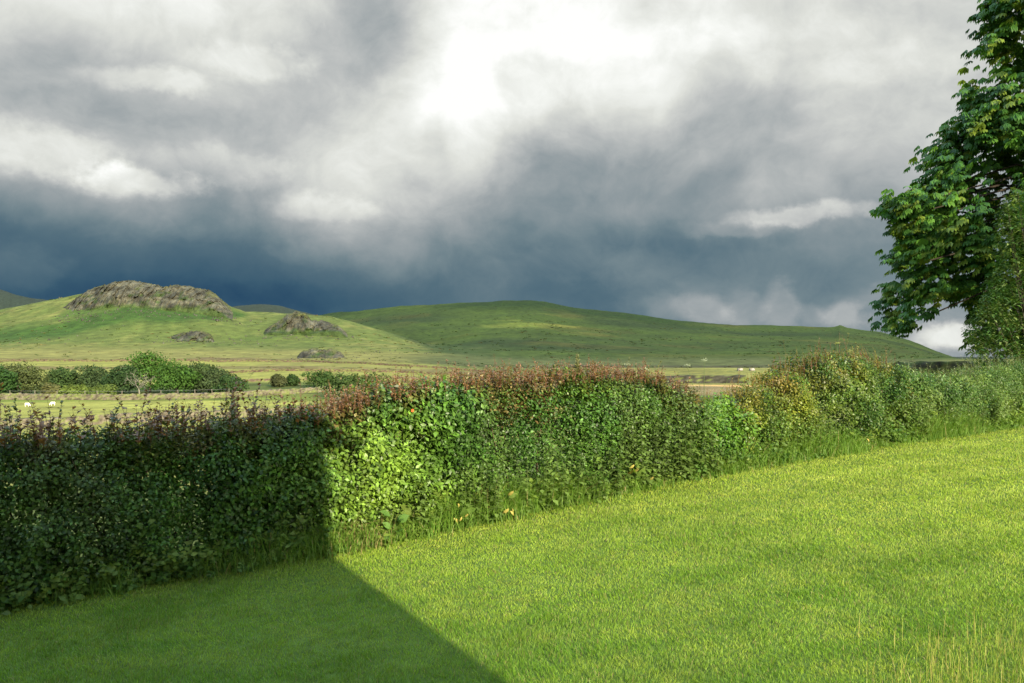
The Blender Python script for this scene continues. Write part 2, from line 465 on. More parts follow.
def hedge_leaves(s0, s1, dens, size, colfn, front=.02, back=.95, lumps=.24, seed=0., topfn=top_z, inner=.45, tmpl=LEAF_V, droop=.25, edge=.0):
    """leaves through the outer shell (and a thinner inside) of a hedge-shaped volume"""
    L_ = s1-s0
    per = 8; n = int(dens*L_/per)
    s = rng.uniform(s0, s1, n)
    zg = np.interp(s, _gs, _gz); H = topfn(s) - zg + .07*fbm(s*1.7+seed, s*0, 2., 2) + .06*fbm(s*6+seed, s*0, 5., 2)
    if edge > 0:                                # round the ends of a single shrub
        e = np.minimum((s-s0), (s1-s))/edge
        H = H*(.45+.55*np.sqrt(np.clip(1-(1-np.clip(e, 0, 1))**2, 0, 1)))
    side = rng.random(n)
    t = rng.random(n)
    # perimeter: front face (side<.6), top, back
    zrel = np.where(side < .60, t, np.where(side < .86, 1.0, t))
    prel = np.where(side < .60, 0.0, np.where(side < .86, t, 1.0))
    bulge = lumps*(fbm(s*1.3+seed, zrel*2.2, seed+1, 3) + .5*fbm(s*4+seed, zrel*5, seed+4, 2))
    inset = np.where(rng.random(n) < inner, rng.uniform(.1, .4, n), rng.exponential(.06, n))
    rnd = np.clip(zrel-.72, 0, 1)/.28
    low = np.clip(.22-zrel, 0, 1)
    pf = front - bulge + inset + .20*rnd**2 + .3*low
    pb = back + bulge*.7 - inset
    tb = lumps*(.8*fbm(s*2.2+seed, prel*2, seed+9, 3) + .5*fbm(s*7, prel*4, seed+3, 2))
    p = np.where(side < .60, pf, np.where(side < .86, front+.12+(back-front-.2)*prel, pb))
    z = zg + np.where(side < .60, .03+(H-.05)*zrel, np.where(side < .86, H + tb*.6 - inset*.9 - .12*(2*prel-1)**2, .03+(H-.05)*zrel))
    x, y = xy_of(s, p)
    fn = np.array([SN, -CS, 0])                 # outward from the front face
    out = np.where((side < .60)[:, None], fn + np.array([0, 0, .35]), np.where((side < .86)[:, None], np.array([0, 0, 1.]), -fn+np.array([0, 0, .3])))
    ax = norm(out*.75 + np.array([0, 0, .45-droop]) + .55*rng.normal(size=(n, 3)))
    c0 = np.repeat(np.stack([x, y, z], -1), per, 0); ax = np.repeat(ax, per, 0); out = np.repeat(out, per, 0)
    N_ = n*per; k = np.tile(np.arange(per), n)
    sz = size*rng.uniform(.65, 1.25, N_)*(1.05-.05*k)
    t1 = norm(np.cross(ax, np.array([.3, .2, .9]))); t2 = np.cross(ax, t1); an = k*2.4 + np.repeat(rng.uniform(0, 6.28, n), per)
    side_ = t1*np.cos(an)[:, None] + t2*np.sin(an)[:, None]
    pos = c0 + ax*((k/(per-1)-.5)*size*3.6)[:, None] + side_*(size*.25) + rng.normal(0, .008, (N_, 3))
    d = norm(ax*.45 + side_ - np.array([0, 0, .25]) + .2*rng.normal(size=(N_, 3)))
    nrm = norm(out*.8 + np.array([0, 0, .45]) + .45*rng.normal(size=(N_, 3)) + 1e-3)
    tint = np.repeat(rng.uniform(.8, 1.2, (n, 1)), per, 0)
    col = colfn(np.repeat(s, per), np.repeat(zrel, per), np.repeat(p, per), N_)*tint
    gap = fbm(s*3.0+seed, z*2.2, seed+6, 3)
    keep = np.repeat(np.where(inset < .13, gap > -.16, gap > -.7) | (rng.random(n) < .10), per)
    sz = sz*np.repeat(1+.38*fbm(s*.9+seed, z*1.1, seed+2, 2)*1.6, per).clip(.88, 1.6)
    V, Fc = instances(tmpl, LEAF_F, pos[keep], d[keep], nrm[keep], sz[keep])
    return V, Fc, np.repeat(col[keep], 5, axis=0)

def twigs(mb, s0, s1, n, hmin, hmax, topfn=top_z, col=(.11, .08, .05)):
    for i in range(n):
        s = rng.uniform(s0, s1); p = rng.uniform(.35, .65)
        zg = np.interp(s, _gs, _gz); H = (topfn(np.array([s]))[0]-zg)*rng.uniform(hmin, hmax)
        q_ = [np.array([*xy_of(s, p), zg-.05])]
        ds, dp = rng.normal(0, .22), rng.normal(0, .16)
        for k in range(1, 5):
            f = k/4
            q_.append(np.array([*xy_of(s+ds*f+rng.normal(0, .03), p+dp*f+rng.normal(0, .03)), zg+H*f]))
        V, Fc = tube_vf(q_, np.linspace(.016, .004, 5), 4)
        mb.add(V, Fc, np.array(col)*rng.uniform(.7, 1.2))

def cmix(n, a, b, w): return lerp(np.zeros((n, 3))+np.asarray(a), np.asarray(b), np.clip(w, 0, 1))
DK = np.array([.026, .074, .013]); MD = np.array([.068, .150, .020]); BR = np.array([.150, .245, .030]); YG = np.array([.20, .23, .03]); CU = np.array([.235, .125, .06]); OL = np.array([.115, .125, .04])

def col_hedge(s, zr, p, n):
    uu = np.interp(s, s_of_u(np.arange(-300, 1300, 20)), np.arange(-300, 1300, 20))
    w = .35 + .7*fbm(s*1.6, zr*3.0, 3., 4) + .18*rng.normal(size=n)
    c = cmix(n, DK, MD, w+.25)
    b = np.exp(-((uu-372)/52)**2)*sst(.95, .75, zr) + .55*np.exp(-((uu-455)/50)**2)*sst(.5, .2, zr)
    c = lerp(c, BR, np.clip(b*(.75+.6*fbm(s*5, zr*6, 8., 2)), 0, .9))
    c = lerp(c, OL, np.clip(.5*fbm(s*2.6, zr*1.2, 28., 3)-.05 + .15*sst(560, 700, uu), 0, .6))
    c = lerp(c, CU*.8, np.clip(sst(.88, 1.0, zr)*(.30+.8*fbm(s*3, zr*5, 18., 3))*(p > 0), 0, .8))
    c *= np.exp(rng.normal(0, .32, (n, 1)))
    return c

hedge = empty('hedge', (*xy_of(-1.0, .5), .1))
tag(hedge, 'long dense green hedge with copper new growth along its top', 'hedge')
def into(o, par):               # geometry is written in world space: keep it there under a placed parent
    o.parent = par; o.matrix_parent_inverse = par.matrix_world.inverted() if False else __import__('mathutils').Matrix.Translation(par.location).inverted()
    return o

mb = MB()
mb.add(*hedge_leaves(-10.5, HEDGE_END, 17000, .066, col_hedge))
into(mb.build('foliage', M_LEAF), hedge)
mb = MB(); twigs(mb, -10.4, HEDGE_END-.1, 190, .6, .98)
into(mb.build('branch_tangle', M_BARK), hedge)

def shoots(s0, s1, n, hlo, hhi, colfn, leaf=.035, topfn=top_z, base=-.12, plo=.10, phi=.9, step=.022, lv=LEAF_V):
    """upright young shoots on the hedge top: a thin stem with short leaves all the way up"""
    mb = MB(); PP = []; DD = []; NN = []; SS = []; CC = []
    for i in range(n):
        s = rng.uniform(s0, s1); p = rng.uniform(plo, phi)
        z0 = topfn(np.array([s]))[0] + base*rng.random()
        h_ = rng.uniform(hlo, hhi)*(1.0 if rng.random() > .12 else 1.55)
        x0, y0 = xy_of(s, p); lx_, ly_ = rng.normal(0, .10, 2)
        pts = [np.array([x0+lx_*f*f*h_*2, y0+ly_*f*f*h_*2, z0+h_*f]) for f in (0, .35, .7, 1)]
        c0 = colfn(s)
        V, Fc = tube_vf(pts, [.004, .003, .0022, .0012], 3); mb.add(V, Fc, c0*.7)
        m = max(4, int(h_/step)); f = rng.uniform(.05, 1.03, m)
        a = rng.uniform(0, 6.28, m)
        PP.append(np.stack([x0+lx_*f*f*h_*2, y0+ly_*f*f*h_*2, z0+h_*f], -1))
        DD.append(np.stack([np.cos(a), np.sin(a), rng.uniform(.2, 1.1, m)], -1)); NN.append(np.stack([-np.cos(a)*.6, -np.sin(a)*.6, np.ones(m)], -1)+.3*rng.normal(size=(m, 3)))
        SS.append(leaf*rng.uniform(.6, 1.2, m)*(1.1-.5*f)); CC.append(np.repeat(c0[None], m, 0)*rng.uniform(.7, 1.3, (m, 1)))
    V, Fc = instances(lv, LEAF_F, np.concatenate(PP), np.concatenate(DD), np.concatenate(NN), np.concatenate(SS))
    mb.add(V, Fc, np.repeat(np.concatenate(CC), 5, 0))
    return mb
def col_shoot(s):
    return CU*rng.uniform(.7, 1.25) if rng.random() < .75 else np.array([.15, .15, .04])*rng.uniform(.8, 1.2)
mb = shoots(-8.5, s_of_u(325), 430, .12, .40, lambda s: np.array([.20, .10, .04])*rng.uniform(.7, 1.3) if rng.random() < .75 else np.array([.09, .11, .03]), leaf=.072, plo=.0, step=.02)
mb2 = shoots(s_of_u(318), s_of_u(690), 1500, .07, .23, col_shoot, leaf=.050, plo=.0, step=.018)
mb2.F.setdefault(4, []); mb.add(np.concatenate(mb2.V), [np.concatenate(f) for f in mb2.F.values() if f], np.concatenate(mb2.C))
ng = into(mb.build('new_growth', M_LEAF), hedge)
ng['label'] = 'copper brown young shoots standing up along the hedge top'

# --- shrubs that carry the hedge line on to the right
def shrub(name, label, cat, s0, s1, dens, size, colfn, topfn=top_z, seed=0., lumps=.28, shoot=None, ntw=30, tmpl=LEAF_V, front=.0, back=1.0, edge=.5, mat=None):
    sm = (s0+s1)/2
    o = empty(name, (*xy_of(sm, .5), float(np.interp(sm, _gs, _gz))))
    tag(o, label, cat)
    mb = MB(); mb.add(*hedge_leaves(s0, s1, dens, size, colfn, lumps=lumps, seed=seed, topfn=topfn, tmpl=tmpl, front=front, back=back, edge=edge))
    if shoot:
        m2 = shoots(*shoot); mb.add(np.concatenate(m2.V), [np.concatenate(f) for f in m2.F.values() if f], np.concatenate(m2.C))
    into(mb.build('foliage', mat or M_LEAF), o)
    mb = MB(); twigs(mb, s0+.1, s1-.1, ntw, .6, .95, topfn)
    into(mb.build('branch_tangle', M_BARK), o)
    return o
def col_gold(s, zr, p, n):
    w = .5+.8*fbm(s*2.2, zr*3, 61., 4)+.2*rng.normal(size=n)
    c = cmix(n, MD*.9, YG, w*.9-.1)
    return lerp(c, np.array([.26, .16, .035]), np.clip(sst(.6, 1, zr)*(.25+.9*fbm(s*4, zr*4, 65., 3)), 0, .7))*rng.uniform(.75, 1.25, (n, 1))
def col_tall(s, zr, p, n):
    w = .4+.8*fbm(s*1.8, zr*3, 71., 4)+.2*rng.normal(size=n)
    c = cmix(n, DK*1.2, np.array([.115, .17, .025]), w)
    return lerp(c, np.array([.24, .15, .035]), np.clip(sst(.62, 1, zr)*(.15+.9*fbm(s*4, zr*4, 75., 3)), 0, .6))*rng.uniform(.75, 1.25, (n, 1))
def col_bright(s, zr, p, n):
    w = .5+.8*fbm(s*2.5, zr*3.3, 81., 3)+.2*rng.normal(size=n)
    return cmix(n, np.array([.05, .14, .018]), np.array([.11, .21, .022]), w)*rng.uniform(.75, 1.25, (n, 1))
gold_sh = lambda s: np.array([.25, .19, .04])*rng.uniform(.7, 1.2) if rng.random() < .7 else CU*.9
s1_ = float(s_of_u(752)); 
shrub('shrub', 'low glossy bright green shrub at the dip where the hedge ends', 'shrub', HEDGE_END-.15, s1_+.1, 11000, .064, col_bright, seed=3.1,
      shoot=(HEDGE_END, s1_, 40, .08, .2, gold_sh))
shrub('shrub', 'golden yellow leaved shrub between bright green shrub and tall bronze topped shrub', 'shrub', s1_-.1, SHRUB_A+.15, 12500, .058, col_gold, seed=7.3,
      shoot=(s1_, SHRUB_A, 90, .10, .24, gold_sh))
shrub('tall_shrub', 'tallest shrub in the hedge row with bronze tinged loose top', 'shrub', SHRUB_A-.1, SHRUB_B+.15, 12500, .064, col_tall, seed=11.,
      shoot=(SHRUB_A, SHRUB_B-.15, 150, .12, .34, lambda s: np.array([.20, .18, .04])*rng.uniform(.7, 1.2) if rng.random() < .65 else CU*.8, .042), back=1.25)
def col_grey(s, zr, p, n):
    w = .4+.8*fbm(s*2., zr*3, 91., 4)+.2*rng.normal(size=n)
    return cmix(n, np.array([.05, .115, .022]), np.array([.15, .22, .05]), w)*rng.uniform(.75, 1.25, (n, 1))
shrub('shrub', 'grey green willowy shrub below the chestnut tree at hedge end', 'shrub', SHRUB_B-.1, 17.5, 11500, .078, col_grey, seed=15., tmpl=LANCE_V,
      shoot=(SHRUB_B, 17.0, 240, .12, .34, lambda s: np.array([.16, .19, .07])*rng.uniform(.7, 1.2), .075, top_z, -.2, .0, .9, .03, LANCE_V), lumps=.24)

# --- nettles, docks and long grass at the hedge foot
def nettle_arrays(cx, cy, cz, h, bend, az, c):
    f = np.linspace(0, 1, 5)
    px = cx+np.cos(az)*bend*f*f*h; py = cy+np.sin(az)*bend*f*f*h; pz = cz+h*f
    V, Fc = tube_vf(np.stack([px, py, pz], -1), np.linspace(.005, .002, 5), 3)
    m = max(5, int(h/.07)); ff = np.linspace(.12, 1.0, m)
    PP, DD, NN, SS = [], [], [], []
    for i, t in enumerate(ff):
        a0 = (i % 2)*math.pi/2 + az
        for k in range(2):
            a = a0+k*math.pi+rng.normal(0, .2)
            PP.append([cx+np.cos(az)*bend*t*t*h, cy+np.sin(az)*bend*t*t*h, cz+h*t]); dr = -.2+.3*(t > .93)
            DD.append([math.cos(a), math.sin(a), dr+rng.normal(0, .12)]); NN.append([math.cos(a)*.4, math.sin(a)*.4, 1]); SS.append((.135-.075*t)*rng.uniform(.8, 1.15))
    LV, LF = instances(LEAF_V, LEAF_F, np.array(PP), np.array(DD), np.array(NN), np.array(SS))
    return (V, Fc, c*.45), (LV, LF, np.repeat(np.repeat(c[None], len(PP), 0)*rng.uniform(.75, 1.25, (len(PP), 1)), 5, 0))
NETTLE_SPOTS = [(432, -.12, 7, 1.05), (470, -.18, 11, 1.3), (488, -.2, 9, 1.2), (506, -.18, 8, 1.0), (524, -.2, 9, 1.25), (545, -.2, 9, 1.15), (568, -.18, 9, 1.3), (588, -.2, 8, 1.1), (610, -.18, 10, 1.3), (636, -.2, 14, 1.5), (655, -.16, 12, 1.55), (676, -.18, 14, 1.6), (692, -.16, 12, 1.55), (706, -.1, 8, 1.3),
                (780, -.10, 9, 1.1), (800, -.14, 10, 1.2), (822, -.1, 9, 1.15), (880, -.1, 8, .9), (920, -.1, 11, 1.0), (945, -.12, 11, 1.1), (968, -.1, 11, 1.1), (990, -.1, 11, 1.2), (1012, -.1, 11, 1.2), (1035, -.1, 9, 1.1)]
for i, (u, p, ns, hh) in enumerate(NETTLE_SPOTS):
    s = float(s_of_u(u)); bx_, by_ = xy_of(s, p)
    o = empty('nettle_clump', (bx_, by_, float(lawn_z(bx_, by_))))
    tag(o, 'clump of upright dull green nettles at the hedge foot', 'nettles', 'nettle clumps along the hedge foot')
    ms, ml = MB(), MB()
    tint = np.array([.125, .20, .045])*rng.uniform(.85, 1.2)
    for k in range(max(4, int(ns*.6))):
        dx, dy = rng.normal(0, .15), rng.normal(0, .07)
        x_, y_ = xy_of(s+dx, p+dy)
        a, b = nettle_arrays(x_, y_, float(lawn_z(x_, y_))-.02, hh*rng.uniform(.5, 1.05), rng.uniform(0, .38), rng.uniform(0, 6.28), tint*rng.uniform(.85, 1.15))
        ms.add(*a); ml.add(*b)
    into(ms.build('stem', M_WEED), o); into(ml.build('foliage', M_WEED), o)

DOCK_V = np.array([[0,0,0],[-.26,.25,.06],[.26,.25,.06],[0,.3,0],[-.30,.6,.03],[.30,.6,.03],[0,.62,-.03],[0,1,-.16]])
DOCK_F = np.array([[0,3,1],[0,2,3],[1,3,6],[1,6,4],[2,5,6],[2,6,3],[4,6,7],[5,7,6]])
docks = [(388, -.2, 14, .17, (.10, .20, .04), 'broad pale green dock leaves on the sunlit verge near the shadow edge'),
         (412, -.10, 6, .22, (.13, .19, .03), 'dock plant with one cream dead leaf left of the nettles'),
         (455, -.16, 7, .24, (.11, .19, .035), 'dock plant with yellowing leaves below the first tall nettles'),
         (497, -.2, 7, .20, (.13, .19, .04), 'yellow mottled dock plant at the lawn edge below mid hedge'),
         (560, -.12, 7, .22, (.10, .18, .03), 'green dock plant in the long grass below darkest hedge'),
         (628, -.14, 8, .23, (.12, .19, .035), 'dock plant with several cream dead leaves right of the dark gap'),
         (672, -.12, 6, .2, (.11, .19, .035), 'small dock plant with a pale leaf by the nettle row'),
         (852, -.12, 5, .18, (.13, .2, .03), 'small dock plant with yellow leaf below the tall bronze shrub')]
for (u, p, nl, sz, cc, lab) in docks:
    s = float(s_of_u(u)); x_, y_ = xy_of(s, p); z_ = float(lawn_z(x_, y_))
    o = empty('dock_plant', (x_, y_, z_)); tag(o, lab, 'dock plant')
    a = rng.uniform(0, 6.28, nl); m = nl
    hz = rng.uniform(.03, .34, m)
    pos = np.stack([x_+np.cos(a)*.05, y_+np.sin(a)*.05, z_+hz], -1)
    d = np.stack([np.cos(a), np.sin(a), rng.uniform(.1, 1.0, m)], -1); nn = np.stack([SN*1.0+0*a, -CS*1.0+0*a, np.ones(m)], -1)+.25*rng.normal(size=(m, 3))
    V, Fc = instances(DOCK_V, DOCK_F, pos, d, nn, sz*.8*rng.uniform(.7, 1.15, m))
    colr = np.repeat(np.array(cc)[None], m, 0)*rng.uniform(.8, 1.2, (m, 1))
    into(build('foliage', V, Fc, M_WEED, None, np.repeat(colr, 8, 0)), o)
    nd = 1 if 'one' in lab or 'a pale' in lab or 'yellow leaf' in lab else (0 if 'broad' in lab or 'green dock' in lab else 4)
    if nd:
        a = rng.uniform(0, 6.28, nd)
        pos = np.stack([x_+rng.normal(0, .12, nd), y_-.12+rng.normal(0, .05, nd), z_+rng.uniform(.08, .42, nd)], -1)
        V, Fc = instances(DOCK_V*np.array([.62, 1, 2.2]), DOCK_F, pos, np.stack([np.cos(a), np.sin(a)*.3, -.9+0*a], -1), np.stack([SN+0*a, -CS+0*a, .4+0*a], -1), rng.uniform(.06, .115, nd))
        for j_ in range(nd):
            dl = into(build('dead_leaf', V[j_*8:j_*8+8], DOCK_F, M_WEED, None, np.zeros((8, 3))+np.array([.40, .34, .09])*rng.uniform(.8, 1.1)), o)
            dl['label'] = 'cream yellow withered leaf'

# long grass of the verge
n = 52000
sv = rng.uniform(-9.5, 18, n); pv = -.02 - np.abs(rng.normal(0, .17, n)) + .12*rng.random(n)
uv = np.interp(sv, s_of_u(np.arange(-400, 1400, 20)), np.arange(-400, 1400, 20))
dens = .38 + .6*fbm(sv*1.4, pv*0, 44., 3) + .5*np.exp(-((uv-470)/120)**2) + .5*np.exp(-((uv-800)/40)**2) + .3*np.exp(-((uv-560)/60)**2) + .3*sst(880, 960, uv) - .2*sst(300, 100, uv)
keep = rng.random(n) < dens
sv, pv, uv = sv[keep], pv[keep], uv[keep]; n = len(sv)
gx, gy = xy_of(sv, pv)
hh = rng.uniform(.10, .34, n)*(1+.9*fbm(sv*1.1, pv*0, 47., 3)) + .22*np.exp(-((uv-480)/110)**2)*rng.random(n) + .34*np.exp(-((uv-800)/35)**2)*rng.random(n) + .22*sst(870, 950, uv)*rng.random(n)
hh *= np.clip(1.15 - np.abs(pv+.02)*1.8, .3, 1.2)
colr = cmix(n, (.10, .22, .022), (.18, .28, .045), rng.random(n)*.9)
colr = lerp(colr, np.array([.34, .28, .12]), ((rng.random(n) < .04) | ((np.abs(uv-362) < 28) & (rng.random(n) < .22)))*1.0)
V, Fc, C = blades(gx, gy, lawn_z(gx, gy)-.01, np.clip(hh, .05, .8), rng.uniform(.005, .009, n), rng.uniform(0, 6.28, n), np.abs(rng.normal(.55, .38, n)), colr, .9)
vmb = MB(); vmb.add(V, Fc, C)
# low weeds between the grass: whorls of small leaves
n = 2600
sw = rng.uniform(-9.5, 18, n); pw = -.02-np.abs(rng.normal(0, .11, n))+.1*rng.random(n); zw = np.abs(rng.normal(0, .2, n))*np.clip(1.1-np.abs(pw)*3, .15, 1)
wx_, wy_ = xy_of(sw, pw); tone_ = cmix(n, (.06, .13, .02), (.15, .22, .035), .5+.9*fbm(sw*1.5, zw*4, 53., 3)+.2*rng.normal(size=n))
per = 7; c0 = np.repeat(np.stack([wx_, wy_, lawn_z(wx_, wy_)+zw], -1), per, 0); a = rng.uniform(0, 6.28, n*per)
dd_ = np.stack([np.cos(a), np.sin(a), rng.uniform(-.3, .9, n*per)], -1)
V, Fc = instances(LEAF_V, LEAF_F, c0+.03*rng.normal(size=c0.shape)+np.array([0, 0, .02]), dd_, np.stack([SN+0*a, -CS+0*a, 1.1+0*a], -1)+.4*rng.normal(size=c0.shape), np.repeat(rng.uniform(.04, .095, n), per))
vmb.add(V, Fc, np.repeat(np.repeat(tone_, per, 0)*rng.uniform(.8, 1.2, (n*per, 1)), 5, 0))
vg = vmb.build('verge_grass', M_GRASS)
tag(vg, 'long unmown grass and weeds along the foot of the hedge', 'grass', kind='stuff')

# cow parsley and tall seed heads that stand above the hedge
def umbel_plant(label, u, v, Yd, col, r=.05, heads=3, name='cow_parsley'):
    x_ = (u-512)/F*Yd; zt = EYE-(v-341)/F*Yd
    s, p = sp_of(x_, Yd); zb = float(lawn_z(x_, Yd))
    o = empty(name, (x_, Yd, zb)); tag(o, label, 'wild flower')
    ms = MB()
    for k in range(heads):
        mf = MB()
        dx, dz = (0, 0) if k == 0 else (rng.normal(0, .15), -rng.uniform(.03, .2))
        top = np.array([x_+dx, Yd+rng.normal(0, .05), zt+dz]); fork = np.array([x_, Yd, zb+(zt-zb)*.62])
        V, Fc = tube_vf([np.array([x_, Yd, zb-.02]), fork, (fork+top)/2+np.array([dx*.2, 0, 0]), top], [.006, .005, .004, .002], 4); ms.add(V, Fc, np.array([.10, .15, .04]))
        m = 60
        a = rng.uniform(0, 6.28, m); rr_ = r*np.sqrt(rng.random(m))
        pos = np.stack([top[0]+np.cos(a)*rr_, top[1]+np.sin(a)*rr_, top[2]+.02-rr_*.3+rng.normal(0, .008, m)], -1)
        V, Fc = instances(QUAD_V, QUAD_F, pos, rand_unit(m), rand_unit(m)+np.array([0, 0, 1.5]), np.full(m, .017)); mf.add(V, Fc, np.array(col)); into(mf.build('flower_head', M_WEED), o)
    into(ms.build('stem', M_WEED), o)
umbel_plant('pale flower head arching highest over the dip in the hedge', 704, 360, 12.9, (.30, .34, .24), .05, 2)
umbel_plant('pale flower head standing above the copper topped hedge stretch', 627, 364, 12.1, (.34, .36, .24), .05, 2)
umbel_plant('two greenish cream flower heads over the bronze topped shrub', 838, 343, 15.1, (.24, .26, .08), .05, 2)
# tall seeding grass stalk
x_ = (577-512)/F*11.8; o = empty('seeding_grass', (x_, 11.8, .35)); tag(o, 'single tall greenish seed head rising out of the hedge top', 'grass')
V, Fc = tube_vf([[x_, 11.8, .3], [x_, 11.8, 1.6], [x_+.01, 11.8, 2.42]], [.005, .004, .002], 4); into(build('stem', V, Fc, M_WEED, None, np.zeros((len(V), 3))+np.array([.14, .16, .06])), o)
m = 130; f = rng.random(m); a = rng.uniform(0, 6.28, m)
V, Fc = instances(LANCE_V, LEAF_F, np.stack([x_+.01+0*f, 11.8+0*f, 2.08+.34*f], -1), np.stack([np.cos(a), np.sin(a), .9+0*a], -1), rand_unit(m), .085*(1.1-f)+.015)
into(build('seed_head', V, Fc, M_WEED, None, np.zeros((len(V), 3))+np.array([.20, .21, .09])), o)
# the one orange red flower high on the hedge
x_, y_ = xy_of(float(s_of_u(409)), -.10); z_ = EYE-(410-341)/F*y_
o = empty('red_flower', (x_, y_, z_)); tag(o, 'single orange red flower high on the sunlit hedge face', 'flower')
V, Fc = tube_vf([[x_-.02, y_+.2, z_-.12], [x_-.01, y_+.1, z_-.03], [x_, y_, z_]], [.004, .003, .002], 4); into(build('stem', V, Fc, M_WEED, None, np.zeros((len(V), 3))+np.array([.08, .14, .03])), o)
a = np.arange(7)/7*6.28
V, Fc = instances(LEAF_V*np.array([1.5, 1, 1]), LEAF_F, np.repeat([[x_, y_, z_]], 7, 0), np.stack([np.cos(a)*CS+.2*SN, np.cos(a)*SN-.2*CS, np.sin(a)], -1), np.repeat([[SN, -CS, .2]], 7, 0), np.full(7, .022))
into(build('petals', V, Fc, M_WEED, None, np.zeros((len(V), 3))+np.array([.75, .13, .03])), o)

# grey stone in the shaded verge
def stone(name, label, x, y, z, sx, sy, sz, rz, col, mat=M_STONE, cat='stone'):
    u_, v_ = np.meshgrid(np.linspace(0, 2*math.pi, 28, endpoint=False), np.linspace(.02, math.pi-.02, 16))
    d = np.stack([np.sin(v_)*np.cos(u_), np.sin(v_)*np.sin(u_), np.cos(v_)], -1)
    d = np.sign(d)*np.abs(d)**.62
    r = 1+.36*fbm(d[..., 0]*2.2+x, d[..., 1]*2.2+y, d[..., 2]*2.2, 4)
    V = (d*r[..., None]*np.array([sx, sy, sz])).reshape(-1, 3)
    nr, nc = u_.shape; idx = np.arange(nr*nc).reshape(nr, nc)
    q = np.stack([idx[:-1], idx[1:], np.roll(idx, -1, 1)[1:], np.roll(idx, -1, 1)[:-1]], -1).reshape(-1, 4)
    cap = [np.array([list(range(nc))]), np.array([list(range((nr-1)*nc, nr*nc))[::-1]])]
    o = build(name, V, [q]+cap, mat, None, np.zeros((len(V), 3))+np.array(col), True, (x, y, z)); o.rotation_euler.z = rz
    return tag(o, label, cat)

# ------------------------------------------------------------------ horse chestnut
def poly_inside(px, pz, PX, PZ):
    ins = np.zeros(len(px), bool); j = len(PX)-1
    for i in range(len(PX)):
        cnd = ((PZ[i] > pz) != (PZ[j] > pz)) & (px < (PX[j]-PX[i])*(pz-PZ[i])/(PZ[j]-PZ[i]+1e-12)+PX[i])
        ins ^= cnd; j = i
    return ins
def poly_dist(px, pz, PX, PZ):
    dm = np.full(len(px), 1e9)
    for i in range(len(PX)):
        ax, az, bx, bz = PX[i-1], PZ[i-1], PX[i], PZ[i]
        t = np.clip(((px-ax)*(bx-ax)+(pz-az)*(bz-az))/((bx-ax)**2+(bz-az)**2+1e-9), 0, 1)
        dm = np.minimum(dm, np.hypot(px-ax-t*(bx-ax), pz-az-t*(bz-az)))
    return dm
TY = 25.0; TX = 19.5
sil = [(1004,-22),(992,10),(1000,30),(984,42),(978,62),(982,78),(968,86),(972,97),(955,112),(957,120),(936,140),(940,148),(930,157),(944,168),(930,176),(936,184),(912,190),(887,193),(889,207),(908,214),(902,228),(916,236),(890,252),(904,262),(914,268),(898,284),(891,308),(888,322),(900,331),(916,318),(921,300),(934,298),(950,290),(962,296),(980,290),(990,300),(984,330),(1000,350)]
PX = [(u-512)/F*TY for u, v in sil]; PZ = [EYE-(v-341)/F*TY for u, v in sil]
PX += [TX+1.2, TX+5.0, TX+7, TX+7.8, TX+7, TX+5, TX+1.9, TX-1.9]; PZ += [2.6, 2.8, 4.8, 9, 12.6, 15.2, 16.6, 15.8]
PX, PZ = np.array(PX), np.array(PZ)
chest = empty('horse_chestnut_tree', (TX, TY, .8)); tag(chest, 'large horse chestnut tree with drooping hand shaped leaves overhanging the hedge', 'tree')
M_ = 38000
cx = rng.uniform(PX.min(), PX.max(), M_); cz = rng.uniform(PZ.min(), PZ.max(), M_)
ins = poly_inside(cx, cz, PX, PZ); cx, cz = cx[ins], cz[ins]
dd = poly_dist(cx, cz, PX, PZ)
half = np.clip(2.1*np.sqrt(dd)+.15, .2, 6.2)
t_ = rng.uniform(-1, 1, len(cx)); t_ = np.sign(t_)*np.abs(t_)**.6
cy = TY + t_*half
cl = fbm(cx*.62, cy*.62, cz*.62+5, 3)                    # clumps with gaps between
keep = (cl > -.12) | ((dd < .25) & (rng.random(len(cx)) < .5))
cx, cy, cz, dd, cl = cx[keep], cy[keep], cz[keep], dd[keep], cl[keep]
sel = rng.permutation(len(cx))[:6800]; cx, cy, cz, dd, cl = cx[sel], cy[sel], cz[sel], dd[sel], cl[sel]
PP, DD, NN, SS, CC = [], [], [], [], []
ctr = np.array([TX-1, TY, 9])
for i in range(len(cx)):
    c0 = np.array([cx[i], cy[i], cz[i]])
    outw = norm((c0-ctr)*np.array([1, 1, .5]))
    tone = rng.uniform(.8, 1.2)
    base = np.array([.040, .115, .018]) if rng.random() < .45 else np.array([.075, .175, .022])
    if rng.random() < .18: base = np.array([.15, .22, .03])
    for k in range(4):
        pet = c0 + rng.normal(0, .17, 3)*np.array([1, 1, .7])
        az = math.atan2(outw[1], outw[0]) + rng.normal(0, .8)
        ax_ = np.array([math.cos(az), math.sin(az), -.25+rng.normal(0, .25)])
        lat = np.array([-math.sin(az), math.cos(az), 0])
        nl = 6; L0 = rng.uniform(.23, .38)
        for q_ in range(nl):
            ph = (q_-(nl-1)/2)*.5
            dvec = ax_*math.cos(ph) + lat*math.sin(ph) + np.array([0, 0, -.55-.12*abs(ph)])
            PP.append(pet); DD.append(dvec); NN.append(np.array([0, 0, 1.])+.25*ax_+rng.normal(0, .12, 3)); SS.append(L0*(1-.22*abs(ph)))
            CC.append(base*tone*rng.uniform(.88, 1.12))
CHL = np.array([[0,0,0],[-.20,.62,.05],[.20,.62,.05],[0,.6,0],[0,1,-.16]])
V, Fc = instances(CHL, LEAF_F, np.array(PP), np.array(DD), np.array(NN), np.array(SS))
into(build('crown', V, Fc, M_CHEST, None, np.repeat(np.array(CC), 5, 0)), chest)
